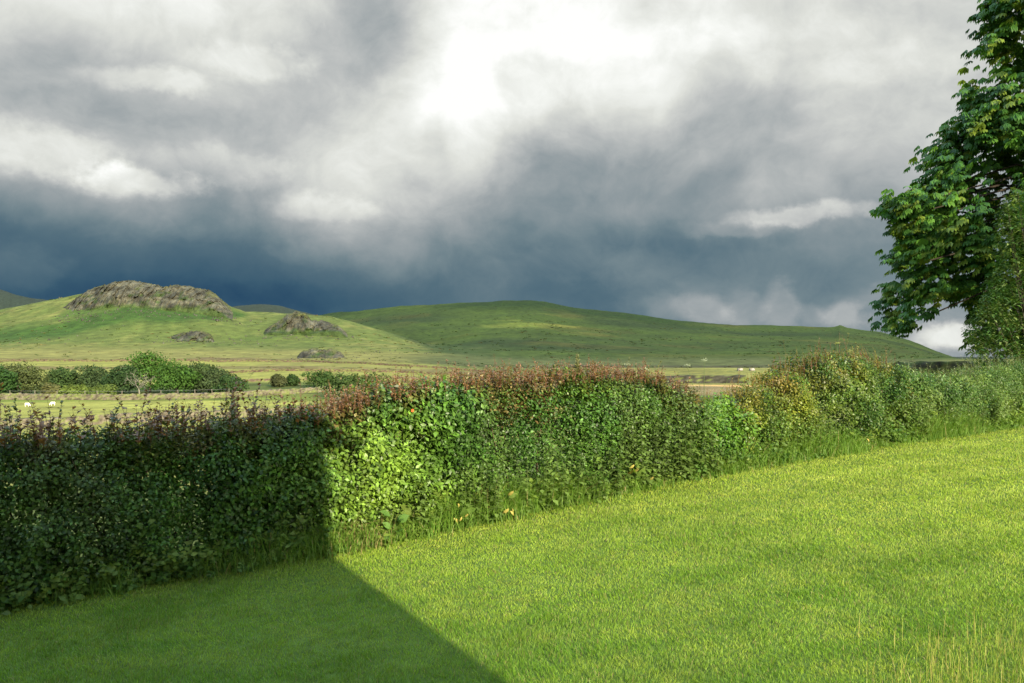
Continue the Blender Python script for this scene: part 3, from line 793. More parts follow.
V, Fc = tube_vf([[TX, TY, .4], [TX, TY, 1.0], [TX-.05, TY+.05, 4], [TX-.1, TY, 7.5], [TX+.1, TY-.1, 11], [TX-.2, TY, 15]], [.5, .40, .34, .27, .17, .05], 12)
into(build('trunk', V, Fc, M_BARK, None, np.zeros((len(V), 3))+np.array([.10, .085, .065]), True), chest)
mb = MB()
tips = rng.permutation(len(cx))[:150]
for i in tips:
    tip = np.array([cx[i], cy[i], cz[i]]); h0 = np.clip(tip[2]+.6-.1*abs(tip[0]-TX), 4.2, 13); b0 = np.array([TX, TY, h0])
    mid = b0*.45+tip*.55+np.array([0, 0, .9]); near = tip*.85+mid*.15
    r0 = .02+.009*np.linalg.norm(tip-b0)
    V, Fc = tube_vf([b0, b0*.7+tip*.3+np.array([0, 0, .4]), mid, near, tip], [r0, r0*.75, r0*.5, r0*.25, .006], 6); mb.add(V, Fc, np.array([.045, .038, .028])*rng.uniform(.8, 1.1))
into(mb.build('limbs', M_BARK, None, True), chest)

# the paler shrub with narrow leaves in front of the tree
wx, wy = 13.9, 21.0
wil = empty('narrow_leaved_shrub', (wx, wy, .75)); tag(wil, 'tall grey green narrow leaved shrub in front of the chestnut tree', 'shrub')
silw = [(1012,196),(1003,214),(1000,238),(1006,256),(996,276),(992,292),(984,300),(978,318),(966,330),(972,346),(968,380)]
PX2 = [(u-512)/F*wy for u, v in silw]+[wx+3.0, wx+3.3, wx+2.5, wx+1.0]; PZ2 = [EYE-(v-341)/F*wy for u, v in silw]+[1.0, 3.4, 5.6, 7.0]
PX2, PZ2 = np.array(PX2), np.array(PZ2)
ax = rng.uniform(PX2.min(), PX2.max(), 9000); az = rng.uniform(PZ2.min(), PZ2.max(), 9000)
ins = poly_inside(ax, az, PX2, PZ2); ax, az = ax[ins], az[ins]
dd2 = poly_dist(ax, az, PX2, PZ2); ay = wy + rng.uniform(-1, 1, len(ax))*np.clip(1.2*np.sqrt(dd2)+.05, .08, 1.1)
keep = fbm(ax*1.5, ay*1.5, az*1.5, 3) > -.28; ax, ay, az = ax[keep][:3600], ay[keep][:3600], az[keep][:3600]
PP, DD, NN, SS, CC = [], [], [], [], []
mb = MB()
for i in range(len(ax)):
    c0 = np.array([ax[i], ay[i], az[i]]); base = np.array([.06, .135, .028]) if rng.random() < .66 else np.array([.17, .24, .075])
    if i % 22 == 0:
        V, Fc = tube_vf([[wx+rng.normal(0, .03), wy+rng.normal(0, .03), .6], [(wx+ax[i])/2, (wy+ay[i])/2, az[i]*.55+.4], c0+np.array([0, 0, .25])], [.03, .014, .003], 5); mb.add(V, Fc, np.array([.05, .045, .03]))
    m = 9; a = rng.uniform(0, 6.28, m); f = np.linspace(0, 1, m)
    PP.append(c0+np.stack([0*f+rng.normal(0, .02, m), 0*f, .26*f], -1)); DD.append(np.stack([np.cos(a), np.sin(a), -.1+.9*f-.3], -1)); NN.append(np.stack([-.3*np.cos(a), -.3*np.sin(a), 1+0*a], -1)+.2*rng.normal(size=(m, 3)))
    SS.append(rng.uniform(.11, .19, m)*(1.1-.5*f)); CC.append(np.repeat(base[None], m, 0)*rng.uniform(.75, 1.25, (m, 1)))
V, Fc = instances(LANCE_V*np.array([1.15, 1, 1]), LEAF_F, np.concatenate(PP), np.concatenate(DD), np.concatenate(NN), np.concatenate(SS))
into(build('foliage', V, Fc, M_WEED, None, np.repeat(np.concatenate(CC), 5, 0)), wil)
V, Fc = tube_vf([[wx, wy, .45], [wx, wy, .7], [wx, wy, .85]], [.16, .13, .06], 8); mb.add(V, Fc, np.array([.05, .045, .03]))
into(mb.build('branch_tangle', M_BARK), wil)

# ------------------------------------------------------------------ valley trees
def far_tree(name, label, u, Yd, H, W, col, lobes=9, leaves=3600, group=None, cat='tree', trunk=True, low=.05, leaf=.60):
    x0 = (u-512)/F*Yd; zb = float(land_z(x0, Yd)[0])
    o = empty(name, (x0, Yd, zb)); tag(o, label, cat, group)
    W *= 1.22; col = np.array(col)*np.array([.80, .78, .9]); L = []
    for k in range(lobes):
        a = rng.uniform(0, 6.28); rr_ = W*.5*rng.uniform(.15, .62); hz = H*rng.uniform(.32, .74)
        L.append((math.cos(a)*rr_, math.sin(a)*rr_*.8, hz, W*rng.uniform(.20, .31), H*rng.uniform(.16, .25)))
    L.append((0, 0, H*.70, W*.28, H*.28)); L.append((0, 0, H*.34, W*.46, H*.30))
    wts = np.array([l[3]**2 for l in L]); wts /= wts.sum()
    li = rng.choice(len(L), leaves, p=wts); L = np.array(L)
    d = rand_unit(leaves); r = rng.uniform(.55, 1.0, leaves)**.5
    r *= 1+.45*fbm(d[:, 0]*2.5+li*3, d[:, 1]*2.5, d[:, 2]*2.5, 3)
    pos = L[li, :3] + d*r[:, None]*np.stack([L[li, 3], L[li, 3], L[li, 4]], -1)
    pos[:, 2] = np.maximum(pos[:, 2], H*low*rng.random(leaves))
    tone = 1+.35*fbm(pos[:, 0]/1.6+u, pos[:, 1]/1.6, pos[:, 2]/1.6, 3)
    V, Fc = instances(QUAD_V, QUAD_F, pos, rand_unit(leaves), d+.5*rand_unit(leaves)+np.array([0, 0, .3]), leaf*rng.uniform(.6, 1.3, leaves))
    C = np.repeat(np.array(col)[None]*tone[:, None]*rng.uniform(.85, 1.15, (leaves, 1)), 4, 0)
    build('crown', V, Fc, M_FAR, o, C)
    if trunk:
        mb = MB()
        V, Fc = tube_vf([[0, 0, -.3], [.1, 0, H*.3], [0, .1, H*.75]], [H*.03, H*.022, .04], 7); mb.add(V, Fc, np.array([.09, .075, .055]))
        for l in L[:5]:
            V, Fc = tube_vf([[0, 0, H*.22], l[:3]*np.array([.6, .6, .85]), l[:3]], [H*.012, H*.008, .03], 5); mb.add(V, Fc, np.array([.09, .075, .055]))
        mb.build('trunk', M_BARK, o)
    return o
VT = [ # u, Y, H, W, colour, label
 (-4, 206, 8.6, 9.5, (.036, .085, .018), 'dark green round tree at the left end of the valley clump'),
 (22, 214, 9.6, 12, (.075, .10, .028), 'broad dull olive tree second from left in the valley clump'),
 (62, 226, 7.6, 8.5, (.048, .09, .022), 'small rounded dark tree between the olive tree and pine shaped tree'),
 (94, 228, 8.0, 10, (.050, .085, .026), 'flat topped dark tree left of the bare white tree'),
 (122, 224, 8.2, 9, (.034, .07, .020), 'dark bushy tree directly behind the bare white tree'),
 (150, 228, 12.4, 12.5, (.055, .125, .018), 'tallest bright green tree of the valley clump'),
 (176, 220, 9.6, 11, (.052, .118, .018), 'bright green tree right of the tallest valley tree'),
 (196, 226, 9.0, 11, (.060, .10, .026), 'olive green tree on the right slope of the valley clump'),
 (214, 222, 7.4, 9, (.052, .082, .026), 'low dull green tree second from right in valley clump'),
 (230, 220, 5.6, 8, (.042, .085, .022), 'lowest dark tree at the right end of valley clump'),
]
for u, Yd, H, W, cc, lab in VT:
    far_tree('broadleaf_tree', lab, u, Yd, H, W, cc, group='trees in the valley clump')
SC_ = [(76, 208, 3.6, 7, (.11, .16, .028), 'pale green bush in front of the gap in the valley trees'),
       (100, 208, 3.4, 6.5, (.095, .14, .028), 'light green bush left of the bare white tree by the wall'),
       (52, 209, 3.6, 4.5, (.12, .13, .04), 'small straw green bush beside the broad olive tree'),
       (278, 246, 4.0, 4, (.07, .085, .03), 'small grey green thorn bush alone in the bright field'),
       (292, 250, 3.4, 4, (.045, .085, .02), 'small round dark bush right of the grey green thorn bush'),
       (322, 240, 5.6, 9, (.045, .09, .018), 'round dark tree just above the copper hedge top'),
       (345, 202, 6.9, 11, (.055, .095, .022), 'broad low green tree rising behind the copper hedge top'),
       (372, 208, 6.2, 10, (.085, .115, .03), 'paler green tree at the right of the trees behind copper hedge')]
for u, Yd, H, W, cc, lab in SC_:
    far_tree('bush' if H < 4.5 else 'broadleaf_tree', lab, u, Yd, H, W, cc, lobes=6, leaves=1800, cat='bush' if H < 4.5 else 'tree', low=.05)

# bare white tree
x0 = (139-512)/F*204; zb = float(land_z(x0, 204)[0])
bare = empty('bare_tree', (x0, 204, zb)); tag(bare, 'bare pale twisted tree standing before the dark valley trees', 'tree')
mb = MB(); tb = np.array([.17, .165, .125])
V, Fc = tube_vf([[0, 0, -.3], [.1, 0, 1.5], [-.1, 0, 2.6]], [.26, .2, .17], 8); mb.add(V, Fc, tb)
mb.build('trunk', M_BARK, bare, True)
mb = MB()
def limb(p0, d, L, r, dep):
    pts = [np.array(p0, float)]
    d = np.array(d, float)
    for k in range(4):
        d = norm(d + rng.normal(0, .28, 3) + np.array([0, 0, .05])); pts.append(pts[-1]+d*L/4)
    V, Fc = tube_vf(pts, np.linspace(r, r*.5, 5), 5); mb.add(V, Fc, tb*rng.uniform(.85, 1.1))
    if dep:
        for k in range(3):
            limb(pts[rng.integers(2, 5)], norm(d+rng.normal(0, .7, 3)), L*.65, r*.55, dep-1)
for a in (-2.7, -1.2, .1, .9, 2.4): limb([-.1, 0, 2.4], [math.cos(a), math.sin(a)*.5, .80], 2.8, .11, 3)
mb.build('limbs', M_BARK, bare, True)

# ------------------------------------------------------------------ dry stone walls
def wall(name, label, pts, h, thick=.55, col=(.27, .22, .17), moss=.3, cat='stone wall', jag=1.0):
    """pts: list of (u, Y) control points on the land"""
    P2 = np.array([[(u-512)/F*Y, Y] for u, Y in pts], float)
    seg = np.linalg.norm(np.diff(P2, axis=0), axis=1); Ltot = seg.sum(); n = int(max(20, Ltot/.6))
    cum = np.concatenate([[0], np.cumsum(seg)]); tt = np.linspace(0, Ltot, n)
    x = np.interp(tt, cum, P2[:, 0]); y = np.interp(tt, cum, P2[:, 1])
    z = land_z(x, y)
    tx, ty = np.gradient(x), np.gradient(y); l = np.hypot(tx, ty); nx, ny = -ty/l, tx/l
    prof = [(-.5, -.4), (-.5, .18), (-.46, .40), (-.42, .62), (-.38, .84), (-.30, 1.0), (.30, 1.0), (.40, .75), (.46, .4), (.5, -.4)]
    rows = []
    for a, b in prof:
        jx = jag*rng.normal(0, .06, n); jz = jag*(rng.normal(0, .07, n)+.10*fbm(tt/6, b*3, 2., 3)) * (b > .5)
        rows.append(np.stack([x+nx*(a*thick+jx), y+ny*(a*thick+jx), z + (b*h if b > 0 else b) + jz*h], -1))
    V = np.stack(rows, 1); m = len(prof); idx = np.arange(n*m).reshape(n, m)
    q = np.stack([idx[:-1, :-1], idx[1:, :-1], idx[1:, 1:], idx[:-1, 1:]], -1).reshape(-1, 4)
    cap = [idx[0][None], idx[-1][::-1][None]]
    c = np.zeros((n, m, 3))+np.array(col)*.36; c *= rng.uniform(.45, 1.45, (n, m, 1))
    c = lerp(c, np.array([.12, .15, .04]), (rng.random((n, m)) < moss)*.8)
    o = build(name, V.reshape(-1, 3), [q]+cap, M_STONE, None, c.reshape(-1, 3))
    return tag(o, label, cat)
wall('dry_stone_wall', 'nearest dry stone wall seen through the brown hedge tips on the left', [(-160, 106), (0, 122), (180, 140), (345, 158)], 1.5, col=(.32, .28, .2))
wall('dry_stone_wall', 'long pinkish dry stone wall running in front of the valley trees', [(-180, 196), (0, 200), (120, 198), (190, 200), (260, 212), (340, 232)], 1.45, col=(.30, .27, .18))
wall('dry_stone_wall', 'short field wall behind the thorn bushes in the bright field', [(225, 268), (300, 272), (430, 290)], .9, col=(.26, .19, .14))
wall('dry_stone_wall', 'far brown field wall above the bright green field', [(215, 322), (320, 330), (400, 338), (520, 330)], 1.0, col=(.22, .16, .11))
wall('dry_stone_wall', 'farthest field wall below the rocky hill foot', [(-100, 440), (60, 430), (180, 432), (300, 430), (410, 395), (520, 380)], 1.0, col=(.25, .18, .13))
wall('dry_stone_wall', 'low dark stone bank above the orange bare earth', [(655, 55), (700, 55.5), (745, 56)], .55, col=(.10, .10, .075), moss=.15, jag=.45)
wall('dry_stone_wall', 'dark moss topped wall between tall shrub and chestnut tree', [(893, 36), (930, 35), (1010, 33.5)], 1.08, col=(.15, .15, .10), moss=.45, jag=.4)

# post and wire fence behind the long wall
fence = empty('wire_fence', ((100-512)/F*203, 203, float(land_z((100-512)/F*203, 203)[0]))); tag(fence, 'post and wire fence just behind the long valley wall', 'fence')
tops = []
for u in (-10, 10, 35, 57, 85, 97, 122, 161, 178, 195, 212, 229):
    Yd = float(np.interp(u, [-10, 120, 190, 260], [204, 202, 204, 215])); x_ = (u-512)/F*Yd; z_ = float(land_z(x_, Yd)[0])
    V, Fc = tube_vf([[x_, Yd, z_-.3], [x_, Yd, z_+1.1], [x_+rng.normal(0, .04), Yd, z_+2.1]], [.07, .065, .06], 6)
    into(build('post', V, Fc, M_BARK, None, np.zeros((len(V), 3))+np.array([.20, .18, .14])), fence); tops.append([x_, Yd, z_+1.95])
V, Fc = tube_vf(tops, [.015]*len(tops), 4); into(build('wire', V, Fc, M_BARK, None, np.zeros((len(V), 3))+.25), fence)

# sheep
def ellipsoid(c, r, n=12, m=9):
    u_, v_ = np.meshgrid(np.linspace(0, 2*math.pi, n, endpoint=False), np.linspace(.05, math.pi-.05, m))
    V = (np.stack([np.sin(v_)*np.cos(u_)*r[0], np.sin(v_)*np.sin(u_)*r[1], np.cos(v_)*r[2]], -1)+np.array(c)).reshape(-1, 3)
    idx = np.arange(n*m).reshape(m, n)
    q = np.stack([idx[:-1], idx[1:], np.roll(idx, -1, 1)[1:], np.roll(idx, -1, 1)[:-1]], -1).reshape(-1, 4)
    return V, [q, np.array([list(idx[0])]), np.array([list(idx[-1])[::-1]])]
def sheep(label, u, Yd, rz):
    x_ = (u-512)/F*Yd; z_ = float(land_z(x_, Yd)[0])
    mb = MB(); wl = np.array([.78, .74, .66]); fc = np.array([.35, .31, .27])
    mb.add(*ellipsoid((0, 0, .68), (.56, .27, .29)), wl); mb.add(*ellipsoid((-.25, 0, .70), (.32, .28, .29)), wl); mb.add(*ellipsoid((.3, 0, .72), (.30, .25, .27)), wl)
    V, Fc = tube_vf([[.45, 0, .74], [.62, 0, .62], [.74, 0, .42]], [.16, .12, .10], 8); mb.add(V, Fc, wl)          # neck lowered to graze
    mb.add(*ellipsoid((.80, 0, .26), (.10, .085, .18)), fc)
    for s in (-1, 1): mb.add(*ellipsoid((.76, s*.13, .40), (.03, .09, .035), 8, 5), fc)
    for lx_ in (.36, -.36):
        for s in (-1, 1):
            V, Fc = tube_vf([[lx_, s*.14, .55], [lx_+(-.05 if lx_ < 0 else .02), s*.14, .28], [lx_, s*.14, 0]], [.085, .055, .045], 6); mb.add(V, Fc, fc)
    o = mb.build('sheep', M_WOOL, None, True, (x_, Yd, z_)); o.rotation_euler.z = rz; o.scale = (.85,)*3
    rm = o.modifiers.new('Remesh', 'REMESH'); rm.mode = 'VOXEL'; rm.voxel_size = .035
    o.data.attributes.remove(o.data.attributes['Col'])
    o.data.materials.clear(); o.data.materials.append(M_FLEECE)
    return tag(o, label, 'sheep')
M_FLEECE, nt, out = new_mat('fleece')
pp = nt.nodes.new('ShaderNodeBsdfPrincipled'); nz = nt.nodes.new('ShaderNodeTexNoise'); nz.inputs['Scale'].default_value = 9
cr = nt.nodes.new('ShaderNodeValToRGB'); cr.color_ramp.elements[0].color = (.66, .61, .52, 1); cr.color_ramp.elements[1].color = (.84, .80, .72, 1)
nt.links.new(nz.outputs['Fac'], cr.inputs['Fac']); nt.links.new(cr.outputs[0], pp.inputs['Base Color']); pp.inputs['Roughness'].default_value = .95; nt.links.new(pp.outputs[0], out.inputs['Surface'])
sheep('white sheep grazing furthest left in the pale valley field', 27, 178, .15)
sheep('white sheep grazing right of the other, below the light bush', 53, 181, 3.4)

# two white stones on the pasture brow
for u, v, lab in ((740, 369, 'pale upright stone on the pasture brow, left of a flatter one'), (752, 369, 'pale flat stone on the pasture brow beside an upright one')):
    Yd = 74; x_ = (u-512)/F*Yd; z_ = float(land_z(x_, Yd)[0])
    stone('field_stone', lab, x_, Yd, z_+.12, .26 if 'flat' in lab else .14, .16, .13 if 'flat' in lab else .22, .3, (.22, .21, .18))

# ------------------------------------------------------------------ rock outcrops
def outcrop(name, label, us, tops, feet, Y0, Y1, Yb, nu=240, nv=60, amp=1.0, seed=0., cat='rock', turf=.22):
    """a rock mass: foot line at Y0, brow at Y1, back at Yb; heights from skyline and foot angles"""
    u = np.linspace(us[0], us[-1], nu)
    vt = np.interp(u, us, tops); vf = np.interp(u, us, feet)
    T = np.linspace(0, 1, nv)
    Yk = np.interp(T, [0, .12, .55, .8, 1], [Y0-3, Y0, Y1, (Y1+Yb)/2, Yb])
    U, TT = np.meshgrid(u, T); YY = np.interp(TT, T, Yk)
    sc = (Y1/880.)
    ztop = EYE-(vt-341)/F*Y1; zfoot = EYE-(vf-341)/F*Y0
    prof = np.interp(TT, [0, .12, .2, .34, .46, .55, .8, 1], [-.25, 0, .30, .62, .88, 1.0, 1.0, .0])
    X0 = (U-512)/F*YY
    wob = fbm(X0/16/sc+seed, TT*3, seed, 4, .6); rid = 1-np.abs(fbm(X0/7/sc+seed, TT*1.2+YY/40, seed+4, 4, .6))*2
    Z = zfoot[None] + (ztop-zfoot)[None]*(prof + .10*amp*wob*sst(.05, .3, TT))
    Z += amp*sc*(3.4*(rid-.55)+1.0*fbm(X0/2.2/sc, YY/2.2/sc, seed+8, 3))*sst(.1, .25, TT)*(1-sst(.9, 1, TT))
    e = np.minimum(U-us[0], us[-1]-U)/(us[-1]-us[0]); ed = sst(0, .16, e)
    YY = YY + amp*sc*(9*wob+11*(rid-.5))*sst(.05, .2, TT)*(1-sst(.85, 1, TT))
    lz_ = land_z(((U-512)/F*YY).ravel(), YY.ravel()).reshape(U.shape)
    Z = lz_-1.5 + (Z-lz_+1.5)*ed
    Z[-1] = lz_[-1]-3; Z[0] = lz_[0]-3
    Xx = (U-512)/F*YY
    idx = np.arange(nv*nu).reshape(nv, nu)
    q = np.stack([idx[:-1, :-1], idx[:-1, 1:], idx[1:, 1:], idx[1:, :-1]], -1).reshape(-1, 4)
    g_ = np.clip(.5+.9*fbm(Xx/9/sc, Z/5/sc, seed+3, 4), 0, 1)
    c = lerp(np.zeros(U.shape+(3,))+np.array([.026, .026, .019]), np.array([.098, .095, .064]), g_)
    flat = sst(.50, .62, TT)+1.0*(1-sst(.10, .17, TT+.06*fbm(Xx/8/sc, Z/8/sc, seed+17, 3))) + np.clip(fbm(Xx/7/sc, Z/4/sc, seed+13, 3)*2.2-turf, 0, 1)
    c = lerp(c, lerp(np.zeros(U.shape+(3,))+np.array([.026, .050, .010]), np.array([.075, .080, .022]), sst(.3, .5, TT)), np.clip(flat, 0, 1)*.85)
    o = build(name, np.stack([Xx, YY, Z], -1).reshape(-1, 3), q, M_ROCK, None, c.reshape(-1, 3))
    return tag(o, label, cat)
outcrop('rocky_crag', 'large craggy rock face along the top of the left hill', [50, 62, 75, 90, 103, 118, 132, 148, 164, 180, 194, 206, 216, 226, 233, 239],
        [312, 305, 298, 290, 284, 280, 281, 284, 286, 284.5, 287, 289.5, 292, 296, 302, 311], [324, 322, 316, 308, 304, 306, 304, 307, 308, 307, 307.5, 308, 308.5, 309.5, 311, 313], 842, 880, 990, 320, 70, 1.0, 1.)
outcrop('rock_outcrop', 'rounded rock knob with broken stones on the hill shoulder', [258, 270, 280, 287, 296, 305, 312, 322, 334, 346, 352],
        [331, 326, 321, 314.5, 311.5, 313, 320, 321, 325, 329, 331.5], [331.5, 331, 331, 331, 331, 331, 331, 330, 330, 331, 332], 775, 800, 850, 180, 46, 1.1, 21., turf=.0)
outcrop('rock_outcrop', 'low flat rock outcrop below the big crag', [160, 172, 184, 194, 202, 212, 218], [341, 336, 333, 331, 331, 335, 341], [342, 341.5, 341.5, 342, 342, 341, 342], 705, 722, 750, 120, 36, .9, 41., turf=.05)
outcrop('rock_outcrop', 'lowest small rock outcrop above the far field wall', [292, 304, 314, 322, 331, 340, 350], [358, 351, 348.5, 350, 349, 352, 359], [359, 358.5, 358.5, 358.5, 358.5, 359, 360], 490, 502, 528, 120, 36, .8, 61., turf=.0)

# ------------------------------------------------------------------ loose rock and rough grass on the hills
CUBE = np.array([[-.5,-.5,-.5],[.5,-.5,-.5],[.5,.5,-.5],[-.5,.5,-.5],[-.38,-.42,.45],[.42,-.3,.5],[.35,.4,.38],[-.45,.34,.5]])
CUBE_F = np.array([[0,3,2,1],[4,5,6,7],[0,1,5,4],[1,2,6,5],[2,3,7,6],[3,0,4,7]])
spots = [(150, 826, 70, 22, 260), (85, 815, 40, 26, 160), (222, 835, 22, 22, 90), (300, 772, 45, 22, 210), (335, 790, 26, 22, 80), (190, 702, 34, 18, 110), (240, 720, 40, 40, 60), (325, 490, 34, 16, 120), (385, 600, 50, 60, 50), (60, 720, 70, 60, 40), (700, 1500, 170, 500, 90)]
U_, Y2_ = [], []
for u0, y0, su, sy, k in spots:
    U_.append(rng.normal(u0, su*.55, k)); Y2_.append(rng.normal(y0, sy*.6, k))
U_ = np.concatenate(U_); Y2_ = np.clip(np.concatenate(Y2_), 440, 2400); x_ = (U_-512)/F*Y2_; n = len(x_)
sz = np.exp(rng.normal(-.35, .45, n))*np.clip(Y2_/800, .6, 2)
pos = np.stack([x_, Y2_, land_z(x_, Y2_)+.1*sz], -1)
V, Fc = instances(CUBE*np.array([1, 1, .75]), CUBE_F, pos, rand_unit(n)*np.array([1, 1, .3]), np.array([0, 0, 1.])+.35*rng.normal(size=(n, 3)), sz)
cc = np.repeat(np.array([[.055, .054, .042]])*rng.uniform(.5, 1.6, (n, 1)), 8, 0)
tag(build('scree', V, Fc, M_STONE, None, cc), 'loose grey boulders scattered below the crags', 'boulders', kind='stuff')
n = 15000
U_ = rng.uniform(-160, 960, n); Y2_ = np.exp(rng.uniform(math.log(230), math.log(2300), n)); x_ = (U_-512)/F*Y2_
dn_ = fbm(x_/45, Y2_/70, 71., 4); band = np.exp(-((Y2_-358)/14)**2) + np.exp(-((Y2_-460)/25)**2)
keep = (rng.random(n) < np.clip(.15+1.1*dn_, 0, .8)*sst(480, 620, Y2_) + .75*band)
x_, Y2_, U_, dn_ = x_[keep], Y2_[keep], U_[keep], dn_[keep]; n = len(x_); per = 6
sz = np.repeat(rng.uniform(.5, 1.25, n)*np.clip(Y2_/700, .45, 2.0), per)
c0 = np.repeat(np.stack([x_, Y2_, land_z(x_, Y2_)-.1], -1), per, 0); c0[:, :2] += rng.normal(0, .8, (n*per, 2))*sz[:, None]
a = rng.uniform(0, 6.28, n*per)
V, Fc = instances(QUAD_V*np.array([1.6, 1, 1]), QUAD_F, c0, np.stack([.7*np.cos(a), .7*np.sin(a), .7+0*a], -1), np.stack([-np.cos(a), -np.sin(a), .8+0*a], -1), sz)
kind_ = rng.random(n); tc_ = np.where((kind_ < .45)[:, None], np.array([.045, .075, .018]), np.where((kind_ < .75)[:, None], np.array([.13, .105, .04]), np.array([.085, .10, .028])))
tag(build('rough_grass', V, Fc, M_FAR, None, np.repeat(np.repeat(tc_*rng.uniform(.75, 1.25, (n, 1)), per, 0), 4, 0)), 'rush and bracken tussocks scattered over the hillsides', 'grass', kind='stuff')

# ------------------------------------------------------------------ the house behind the camera: it throws the shadow on the lawn
SUN_AZ = math.atan2(.514, -.857); SUN_EL = math.radians(22)
house = empty('house', (-4, -4.5, 0)); tag(house, 'white rendered slate roofed house whose shadow falls across the lawn', 'house')
HX0, HX1, HY0, HY1, EZ, RZ = -12.0, 3.68, -8.6, -.42, 6.15, 9.9
ym = (HY0+HY1)/2; wc = np.array([.62, .60, .55])
mb = MB()
V, q = box_vf(HX0, HX1, HY0, HY1, -.6, EZ); mb.add(V, q, wc)
for x_ in (HX0, HX1-.3):
    V = np.array([[x_, HY0, EZ+.002], [x_, HY1, EZ+.002], [x_, ym, RZ-.1], [x_+.3, HY0, EZ+.002], [x_+.3, HY1, EZ+.002], [x_+.3, ym, RZ-.1]])
    mb.add(V, [np.array([[0, 1, 2], [3, 5, 4]]), np.array([[0, 3, 4, 1], [1, 4, 5, 2], [2, 5, 3, 0]])], wc)
into(mb.build('wall', M_WALLS), house)
mb = MB(); sl = np.array([.12, .125, .135])
for sgn, ye in ((1, HY1), (-1, HY0)):
    slope = (RZ-EZ)/(HY1-ym); yo = ye+sgn*.38; zo = EZ-.38*slope
    V = np.array([[HX0-.2, yo, zo], [HX1+.16, yo, zo], [HX1+.16, ym, RZ], [HX0-.2, ym, RZ], [HX0-.2, yo, zo+.14], [HX1+.16, yo, zo+.14], [HX1+.16, ym+sgn*.001, RZ+.14], [HX0-.2, ym+sgn*.001, RZ+.14]])
    mb.add(V, np.array([[0, 3, 2, 1], [4, 5, 6, 7], [0, 1, 5, 4], [1, 2, 6, 5], [2, 3, 7, 6], [3, 0, 4, 7]]), sl)
rf = into(mb.build('roof', M_SLATE), house)
mb = MB(); V, q = box_vf(-7, -5.8, ym-.45, ym+.45, RZ-.6, RZ+1.3); mb.add(V, q, wc*.9)
ch = mb.build('chimney', M_WALLS); into(ch, house)
V, Fc = tube_vf([[HX0-.2, HY1+.44, EZ-.3], [HX1+.2, HY1+.44, EZ-.3]], [.07, .07], 8); into(build('gutter', V, Fc, M_SLATE, None, np.zeros((len(V), 3))+.04), house)
for x_, z_, w_, h_ in ((-8, 1.0, 1.2, 1.3), (-8, 4.0, 1.0, 1.2), (-3.6, 4.0, 1.0, 1.2), (0, 4.0, 1.0, 1.2), (0, 1.75, 1.4, 1.4)):
    V, q = box_vf(x_-w_/2, x_+w_/2, HY1-.05, HY1+.012, z_, z_+h_); f_ = into(build('window', V, q, M_WALLS, None, np.zeros((8, 3))+.75), house)
    V, q = box_vf(x_-w_/2+.07, x_+w_/2-.07, HY1+.0, HY1+.02, z_+.07, z_+h_-.07); g_ = build('pane', V, q, M_GLASS, None, np.zeros((8, 3))+.03); g_.parent = f_

# ------------------------------------------------------------------ the cloud high behind the right shoulder that keeps the far fell in shade
CH_ = 1100.0
tg = [(300, 2700), (300, 1500), (345, 1180), (395, 1000), (440, 800), (480, 600), (510, 450), (540, 340), (600, 260), (720, 220), (900, 250), (960, 1000), (1010, 2800), (650, 2950)]
tx_ = np.array([(u-512)/F*Y for u, Y in tg]); ty_ = np.array([Y for u, Y in tg], float); tz_ = land_z(tx_, ty_)
off = (CH_-tz_)/math.tan(SUN_EL); KX, KY = tx_+off*.514, ty_-off*.857
gx_, gy2 = np.meshgrid(np.arange(KX.min()-150, KX.max()+150, 28), np.arange(KY.min()-150, KY.max()+150, 28))
fx_, fy_ = gx_.ravel(), gy2.ravel()
dm = poly_dist(fx_, fy_, KX, KY)*np.where(poly_inside(fx_, fy_, KX, KY), 1, -1) + 70*fbm(fx_/160, fy_/160, 3., 4)
hol = .55*fbm(fx_/520+2.7, fy_/240, 9., 4) + .75*fbm(fx_/150, fy_/75, 29., 4)
ggx, ggy = fx_-off.mean()*.514, fy_+off.mean()*.857; ggu = 512+F*ggx/np.maximum(ggy, 50)
hol = hol - .46 + .70*sst(400, 480, ggu)*(1-sst(680, 780, ggu))*sst(1000, 1200, ggy)*(1-sst(1900, 2300, ggy))
dm = np.minimum(dm, (.20-hol)*420)
thk = 9*np.sqrt(np.clip(dm, 0, 500))+.4*np.clip(dm, 0, 200)
nrm_ = fbm(fx_/120, fy_/120, 6., 4)
top = CH_+thk*(1+.4*nrm_)+3; bot = CH_-thk*.25*(1+.3*nrm_)-3
ok = (dm > 0).reshape(gx_.shape); qk = ok[:-1, :-1] & ok[:-1, 1:] & ok[1:, 1:] & ok[1:, :-1]
idx = np.arange(gx_.size).reshape(gx_.shape)
q = np.stack([idx[:-1, :-1], idx[:-1, 1:], idx[1:, 1:], idx[1:, :-1]], -1)[qk]
V = np.concatenate([np.stack([fx_, fy_, top], -1), np.stack([fx_, fy_, bot], -1)]); q = np.concatenate([q, q[:, ::-1]+gx_.size])
used = np.unique(q); remap = np.zeros(len(V), int); remap[used] = np.arange(len(used))
cl_ = build('clouds', V[used], remap[q], M_CLOUD, None, np.zeros((len(used), 3))+.75, True)
tag(cl_, 'broken grey cloud layer shading the far fell', 'clouds', kind='stuff')

